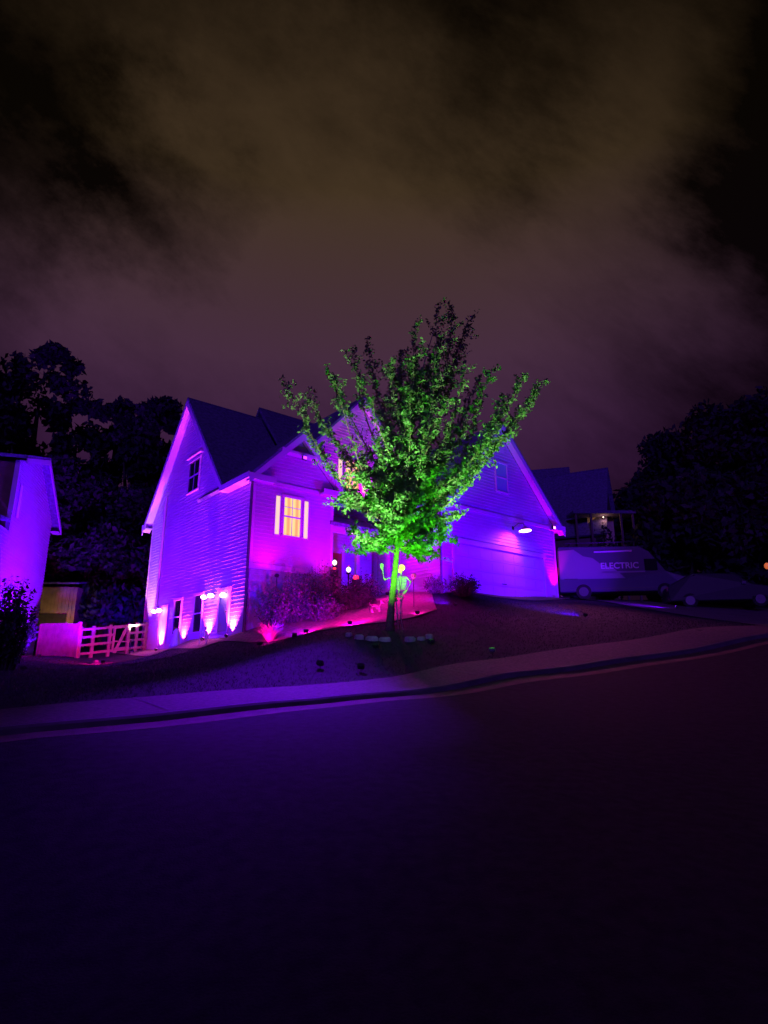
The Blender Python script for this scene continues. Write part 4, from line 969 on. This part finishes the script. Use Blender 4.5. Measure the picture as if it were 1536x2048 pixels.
for k in range(420):
    a = rr.uniform(0, 2*PI); ln = rr.uniform(.35, .72); spread = rr.uniform(.08, .62); b0 = Vector((.08*math.cos(a), .08*math.sin(a), -.02)); w_ = .011
    p1 = b0+Vector((math.cos(a)*spread*.35, math.sin(a)*spread*.35, ln*.65)); p2 = b0+Vector((math.cos(a)*spread, math.sin(a)*spread, ln*rr.uniform(.7, 1.0)))
    sd = Vector((-math.sin(a), math.cos(a), 0))*w_
    og.add([b0-sd, b0+sd, p1+sd, p1-sd, p2], [(0, 1, 2, 3), (3, 2, 4)])
tag(og.build('ornamental_grass', BLADE, None, False, (gp.x, gp.y, z0)), 'bright magenta lit clump of ornamental grass at the bed edge', 'ornamental grass')
p = at(520, 1284, 18.4); flood((p.x, p.y), (gp.x+.1, gp.y, z0+.5), 160, MAG, 'magenta flood light just in front of the ornamental grass', 110, .8, LENS_M)
p = at(700, 1253, 18.25); flood((p.x, p.y), HP(5.4, -.8, 4.3), 1300, MAG, 'magenta flood light at the bed edge left of the trunk', 130, .9, LENS_M)
p = at(612, 1263, 18.6); flood((p.x, p.y), HP(3.2, -1.2, 4.0), 500, MAG, 'magenta flood light at the bed edge near the shrubs', 120, .9, LENS_M)
p = at(835, 1238, 19.2); flood((p.x, p.y), HP(6.6, -1.5, 4.6), 110, MAG, 'magenta flood light at the bed edge right of the trunk', 120, .9, LENS_M)

def big_tree(px_top, py_top, D, width, label, seed, n=3800, base_z=None, conical=False, grp='dark trees behind the houses', size=.34, m=DLEAF, kind='background_tree'):
    top = at(px_top, py_top, D); z0 = gz(top.x, top.y) if base_z is None else base_z; h = top.z-z0
    t = thing(kind, label, 'tree', (top.x, top.y, z0), 0, grp)
    rr = np.random.default_rng(seed); cl = []; 
    nb = 34
    for k in range(nb):
        zf_ = .30+.70*(k+.5)/nb; rad = width*(math.sin(PI*min(1, (zf_-.12)*1.05))**.6 if not conical else 1.1*(1-zf_)+.12)
        a = rr.uniform(0, 2*PI); R_ = rad*math.sqrt(rr.uniform(.05, 1)); cl.append((R_*math.cos(a), R_*math.sin(a), h*zf_-.03*h, rr.uniform(.16, .34)*width+.3))
    cl.append((0, 0, h*.95, .22*width+.2))
    pos = []
    for (x, y, z, r_) in cl:
        q = rr.normal(size=(n//len(cl), 3)); q /= np.linalg.norm(q, axis=1)[:, None]; q *= (r_*rr.random((len(q), 1))**.45)
        q[:, 2] *= .8; pos.append(q+np.array([x, y, z]))
    pos = np.concatenate(pos); v, f = cards(pos, np.full(len(pos), size), seed)
    tk = MB(); tk.tube([(0, 0, -.3), (.1, 0, h*.4), (0, .1, h*.8)], [.025*h, .018*h, .004*h], 8)
    for k in range(6):
        c_ = cl[int(rr.integers(0, len(cl)))]; tk.tube([(0, 0, h*.35), (c_[0]*.5, c_[1]*.5, c_[2]*.7), c_[:3]], [.012*h, .008*h, .003*h], 5)
    tk.build('trunk', DBARK, t); card_obj('crown', v, f, m, t)
    return t
big_tree(95, 690, 44, 3.9, 'tallest dark tree, behind the neighbouring house on the left', 31, 6500, size=.3)
big_tree(-10, 745, 42, 3.6, 'dark tree at the left edge behind the neighbouring house', 32, 5000)
big_tree(165, 790, 46, 2.8, 'dark tree at the right shoulder of the tallest tree', 33, 4500)
big_tree(240, 795, 48, 2.6, 'dark narrow tree left of the two treetops by the gable', 34, 4500)
big_tree(290, 800, 47, 2.4, 'dark tree, middle treetop between the houses', 35, 4500)
big_tree(335, 785, 49, 2.3, 'dark flat topped tree just left of the gable peak', 36, 4500)
for i, (x, y, D, w_) in enumerate([(200, 960, 40, 4), (120, 940, 38, 3.5), (285, 980, 42, 4), (230, 1080, 37, 3.5)]):
    big_tree(x, y, D, w_, ['dark thicket tree above the gate, left of centre', 'dark thicket tree above the shed', 'dark thicket tree close to the left wall of the house', 'lowest dark tree directly above the gate'][i], 40+i, 11000, size=.19)
for i, (x, y, D, w_, lb) in enumerate([(1310, 875, 50, 3.2, 'dark tree right of the far house roofs'), (1390, 835, 44, 4.2, 'dark rounded tree right of the far house'), (1470, 815, 42, 4.5, 'tall dark tree near the right edge'), (1560, 790, 40, 4.5, 'dark tree cut by the right edge'),
                             (1290, 985, 44, 3.2, 'low dark tree right of the lit porch'), (1360, 980, 38, 4, 'low dark tree above the parked car'), (1460, 960, 37, 4.5, 'low dark tree behind the parked car at the right'), (1540, 950, 35, 4, 'low dark tree at the right edge')]):
    big_tree(x, y, D, w_, lb, 60+i, 7500, size=.26)

# ------------------------------------------------------------------ far houses on the right
def far_house(xl, yl, xr, yr, D, label, depth, wall_col, drop):
    a = at(xl, yl, D); b = at(xr, yr, D-1.0); z0 = gz(a.x, a.y)-.5
    dx = Vector((b.x-a.x, b.y-a.y, 0)); Lh = dx.length; ang = math.atan2(dx.y, dx.x)
    t = thing('far_house', label, 'house', (a.x, a.y, z0), ang, 'dark houses beyond the van')
    zr = .5*(a.z+b.z)-z0; ez = zr-drop
    m = MB(); m.box(-2, Lh, -depth, depth, 0, ez)
    m.hexa([(Lh-.1, -depth, ez), (Lh-.1, depth, ez), (Lh-.1, 0, zr-.1)], [(Lh, -depth, ez), (Lh, depth, ez), (Lh, 0, zr-.1)])
    m.build('wall', wall_col, t)
    m = MB(); e = .4; k = drop/depth
    for s_ in (-1, 1): slab(m, [(-2.3, 0, zr), (Lh+.3, 0, zr), (Lh+.3, s_*(depth+e), zr-(depth+e)*k), (-2.3, s_*(depth+e), zr-(depth+e)*k)], .15)
    m.build('roof', ROOF, t)
    return t, ez, Lh, depth
DW = mat('dark_red_siding', (.16, .11, .13), .8, noise=.3, nscale=2)
t, ez, Lh, dp_ = far_house(1040, 952, 1130, 924, 47, 'dark roofed house right behind the garage', 4.0, DW, 5.0)
m = MB(); q = at(1137, 1052, 43); t.matrix_world
fw = thing('lit_window_frame', 'narrow warm lit window seen between the garage and the van', 'window', (q.x, q.y, q.z), 0)
m = MB(); m.box(-.09, .09, -.02, 0, -.55, .45); m.build('pane', FAINT, fw); m = MB(); m.box(-.14, -.09, -.04, 0, -.6, .5); m.box(.09, .14, -.04, 0, -.6, .5); m.box(-.09, .09, -.04, 0, -.02, .02); m.build('frame', DW, fw)
t2_, ez2, Lh2, dp2 = far_house(1150, 948, 1207, 932, 43, 'dark gabled house with a lit porch beyond the van', 3.6, DW, 5.2)
q = at(1210, 1036, 38.6); zz = gz(q.x, q.y)
pc_ = thing('porch', 'warm lit porch front of the far house', 'porch', (q.x, q.y, zz), 0)
hh = q.z-zz
m = MB(); m.box(-2.2, 2.0, -.3, 1.2, hh+.25, hh+.45); m.build('roof', ROOF, pc_)
m = MB(); m.box(-.9, .9, .9, 1.0, 0, hh+.25); m.build('wall', mat('cream_porch_wall', (.6, .5, .35), .8, noise=.3, nscale=3), pc_)
for x in (-1.0, 1.0, -2.0, 1.8): m = MB(); m.box(x-.06, x+.06, -.2, -.08, 0, hh+.25); m.build('post', DW, pc_)
m = MB(); m.ball((0, .3, hh+.14), .05); m.build('bulb', GLOW_W, pc_)
ld = bpy.data.lights.new('glow', 'POINT'); ld.energy = 7; ld.color = (1, .55, .25); ld.shadow_soft_size = .1; lo_ = bpy.data.objects.new('glow', ld); COL.objects.link(lo_); lo_.parent = pc_; lo_.location = (0, .25, hh-.05)
shrub(0,0,0, 1.3, max(1.0, hh-.5), 60, 'dark bush half hiding the lit porch', P=at(1212, 1075, 36.5), m=DLEAF, size=.12, seed=77, grp='bushes by the far house')
q = at(1534, 1132, 30); zz = gz(q.x, q.y); pl_ = thing('garden_lamp', 'small orange lamp at the right edge of the street', 'lamp', (q.x, q.y, zz)); m = MB(); m.tube([(0, 0, 0), (0, 0, q.z-zz-.1)], .03, 6); m.build('post', METAL, pl_); m = MB(); m.ball((0, 0, q.z-zz), .13, .13, .17); m.build('globe', mat('orange_glow', (.8, .3, .1), .4, emit=(1, .22, .05), es=.5), pl_, True)

# ------------------------------------------------------------------ vehicles
def wheel(parent, x, y, r, w_):
    m = MB(); m.tube([(x, y-w_/2, r), (x, y+w_/2, r)], r, 22); o = m.build('wheel', RUBBER, parent)
    m = MB(); m.tube([(x, y-w_/2-.012, r), (x, y-w_/2-.002, r)], r*.62, 18); m.tube([(x, y-w_/2-.03, r), (x, y-w_/2-.01, r)], r*.18, 10); m.build('rim', RIM, o)
va_ = math.atan2(-.14, .99)
vb = at(1237, 1199, 30.2); vb.z = gz(vb.x, vb.y)
VN = thing('cargo_van', 'dark cargo van with white graphics and a roof rack, parked behind the garage', 'van', vb, va_)
def body_profile(prof, y0, y1, name, m, parent, tuck=.0):
    b = MB(); yc = (y0+y1)/2
    b.hexa([(x, y0+(tuck if z > 1.2 else 0), z) for x, z in prof], [(x, y1-(tuck if z > 1.2 else 0), z) for x, z in prof]); o = b.build(name, m, parent)
    bv = o.modifiers.new('bevel', 'BEVEL'); bv.width = .05; bv.segments = 3; bv.limit_method = 'ANGLE'; return o
prof = [(-3.0, .35), (2.75, .35), (3.0, .5), (3.0, 1.05), (2.15, 1.35), (1.45, 2.35), (1.0, 2.62), (-2.9, 2.68), (-3.0, 2.45)]
bd = body_profile(prof, -1.0, 1.0, 'body', NAVY, VN, .06)
g_ = MB()                                           # pale sweep over the rear side panel
sw = [(-2.93, 1.0), (-2.93, 2.45), (-2.2, 2.5), (-1.75, 2.15), (-1.3, 2.05), (-.95, 1.75), (-.3, 1.5), (.2, 1.0)]
g_.hexa([(x, -1.006+(.045 if z > 1.2 else 0)*0, z) for x, z in sw], [(x, -1.004, z) for x, z in sw]); g_.box(-.9, 1.15, -1.006, -1.003, 1.28, 1.36)
g_.build('side_graphic', VWHITE, VN)
def text_mesh(s_, size, m, parent, loc, rot, name='lettering', ext=.004):
    c_ = bpy.data.curves.new('t', 'FONT'); c_.body = s_; c_.size = size; c_.extrude = ext; c_.offset = size*.02
    o = bpy.data.objects.new('t', c_); COL.objects.link(o); bpy.context.view_layer.update()
    me = bpy.data.meshes.new_from_object(o.evaluated_get(bpy.context.evaluated_depsgraph_get())); bpy.data.objects.remove(o)
    me.materials.clear(); me.materials.append(m); q = bpy.data.objects.new(name, me); COL.objects.link(q); q.parent = parent; q.location = loc; q.rotation_euler = rot; return q
text_mesh('ELECTRIC', .42, mat('pale_lettering', (.55, .48, .66), .4), VN, (-.95, -1.012, 1.50), (PI/2, 0, 0))
m = MB(); m.box(-2.75, -2.1, -1.012, -.98, 1.0, 1.02); m.build('door_handle', METAL, VN)
m = MB(); m.box(1.15, 1.75, -1.005, -.985, 1.38, 1.95); m.build('side_window', DGLASS, VN)
m = MB(); m.hexa([(2.12, -.9, 1.42), (1.52, -.85, 2.28), (1.52, .85, 2.28), (2.12, .9, 1.42)], [(2.16, -.9, 1.43), (1.56, -.85, 2.29), (1.56, .85, 2.29), (2.16, .9, 1.43)]); m.build('windscreen', DGLASS, VN)
for s_ in (-1, 1): m = MB(); m.box(2.96, 3.03, s_*.75-.15, s_*.75+.15, .85, 1.08); m.build('headlight', RIM, VN)
for s_ in (-1, 1): m = MB(); m.box(-3.03, -2.98, s_*.88-.07, s_*.88+.07, 1.1, 1.6); m.build('tail_light', mat('red_lens', (.3, .02, .02), .3), VN)
for x in (-1.85, 2.0):
    for y in (-.88, .88): wheel(VN, x, y, .37, .24)
m = MB(); m.box(-1.3, 1.4, -1.015, -.99, .50, .56); m.build('side_trim', RIM, VN)
m = MB()
for y in (-.85, .85): m.tube([(-2.6, y, 2.86), (.9, y, 2.86)], .03, 8)
for x in (-2.3, -1.2, 0, .8): m.tube([(x, -.85, 2.66), (x, -.85, 2.86)], .02, 6); m.tube([(x, .85, 2.66), (x, .85, 2.86)], .02, 6); m.tube([(x, -.85, 2.86), (x, .85, 2.86)], .02, 6)
m.build('roof_rack', METAL, VN)
m = MB(); m.tube([(-1.2, -.97, 2.36), (.62, -.97, 2.38)], .045, 8); m.build('conduit_tube', MATS['pale_lettering'], VN)
cb = at(1440, 1212, 28); cb.z = gz(cb.x, cb.y)
CR = thing('parked_car', 'dark car parked in front of the van near the right edge', 'car', cb, va_-.1)
cprof = [(-2.3, .3), (2.2, .3), (2.35, .5), (2.3, .85), (1.2, 1.05), (.55, 1.55), (-1.2, 1.62), (-2.1, 1.15), (-2.35, .95)]
body_profile(cprof, -.88, .88, 'body', mat('dark_car_paint', (.02, .02, .024), .5, spec=.4), CR, .12)
m = MB(); m.hexa([(-1.6, -.80, 1.15), (.95, -.80, 1.12), (.45, -.78, 1.48), (-1.15, -.78, 1.53)], [(-1.6, -.75, 1.15), (.95, -.75, 1.12), (.45, -.75, 1.48), (-1.15, -.75, 1.53)]); 
m.build('side_window', DGLASS, CR)
for x in (-1.45, 1.45):
    for y in (-.78, .78): wheel(CR, x, y, .33, .2)
for s_ in (-1, 1): m = MB(); m.box(2.2, 2.34, s_*.62-.16, s_*.62+.16, .68, .84); m.build('headlight', mat('headlight_glass', (.8, .75, .7), .1, emit=(1, .7, .6), es=.25), CR)
for s_ in (-1, 1): m = MB(); m.box(-2.36, -2.28, s_*.66-.14, s_*.66+.14, .8, .98); m.build('tail_light', MATS['red_lens'], CR)
m = MB(); m.box(.75, .93, -1.02, -.88, 1.02, 1.14); m.build('mirror', NAVY, CR)

# short grass over the lawn that faces the street
GB = mat('grass_blade', (.055, .042, .06), .9, noise=.2, nscale=3, spec=.1)
n_ = 110000; gx = rng.uniform(-17, 15, n_); gy = rng.uniform(8, 26, n_); sd_ = sdist(gx, gy)
ok = (sd_ > SWW+.03) & (gy < 26)
from mathutils.geometry import intersect_point_tri_2d
bp = np.array([[p.x, p.y] for p in bed]); dp2 = np.array([[p.x, p.y] for p in dl])
def inside(px, py, poly):
    c = np.zeros(len(px), bool); j = len(poly)-1
    for i in range(len(poly)):
        xi, yi = poly[i]; xj, yj = poly[j]
        c ^= ((yi > py) != (yj > py)) & (px < (xj-xi)*(py-yi)/(yj-yi+1e-12)+xi); j = i
    return c
ok &= ~inside(gx, gy, bp) & ~inside(gx, gy, dp2)
hx = (gx-P0.x)*U.x+(gy-P0.y)*U.y; hv = (gx-P0.x)*V.x+(gy-P0.y)*V.y
ok &= ~((hx > -.1) & (hv > -3.1))
gx, gy = gx[ok], gy[ok]; gzv = ground_z(gx, gy); n_ = len(gx)
an = rng.uniform(0, 2*PI, n_); h_ = rng.uniform(.02, .055, n_); lw = .006
base_ = np.column_stack([gx, gy, gzv-.005]); sdv = np.column_stack([np.cos(an), np.sin(an), np.zeros(n_)])*lw
tipv = base_+np.column_stack([rng.normal(0, .025, n_), rng.normal(0, .025, n_), h_])
v = np.stack([base_-sdv, base_+sdv, tipv+sdv*.25, tipv-sdv*.25], 1).reshape(-1, 3); f = np.arange(4*n_).reshape(-1, 4)
go = card_obj('grass', v, f, GB); go['kind'] = 'stuff'; tag(go, 'short mown grass covering the dark lawn slope', 'grass')
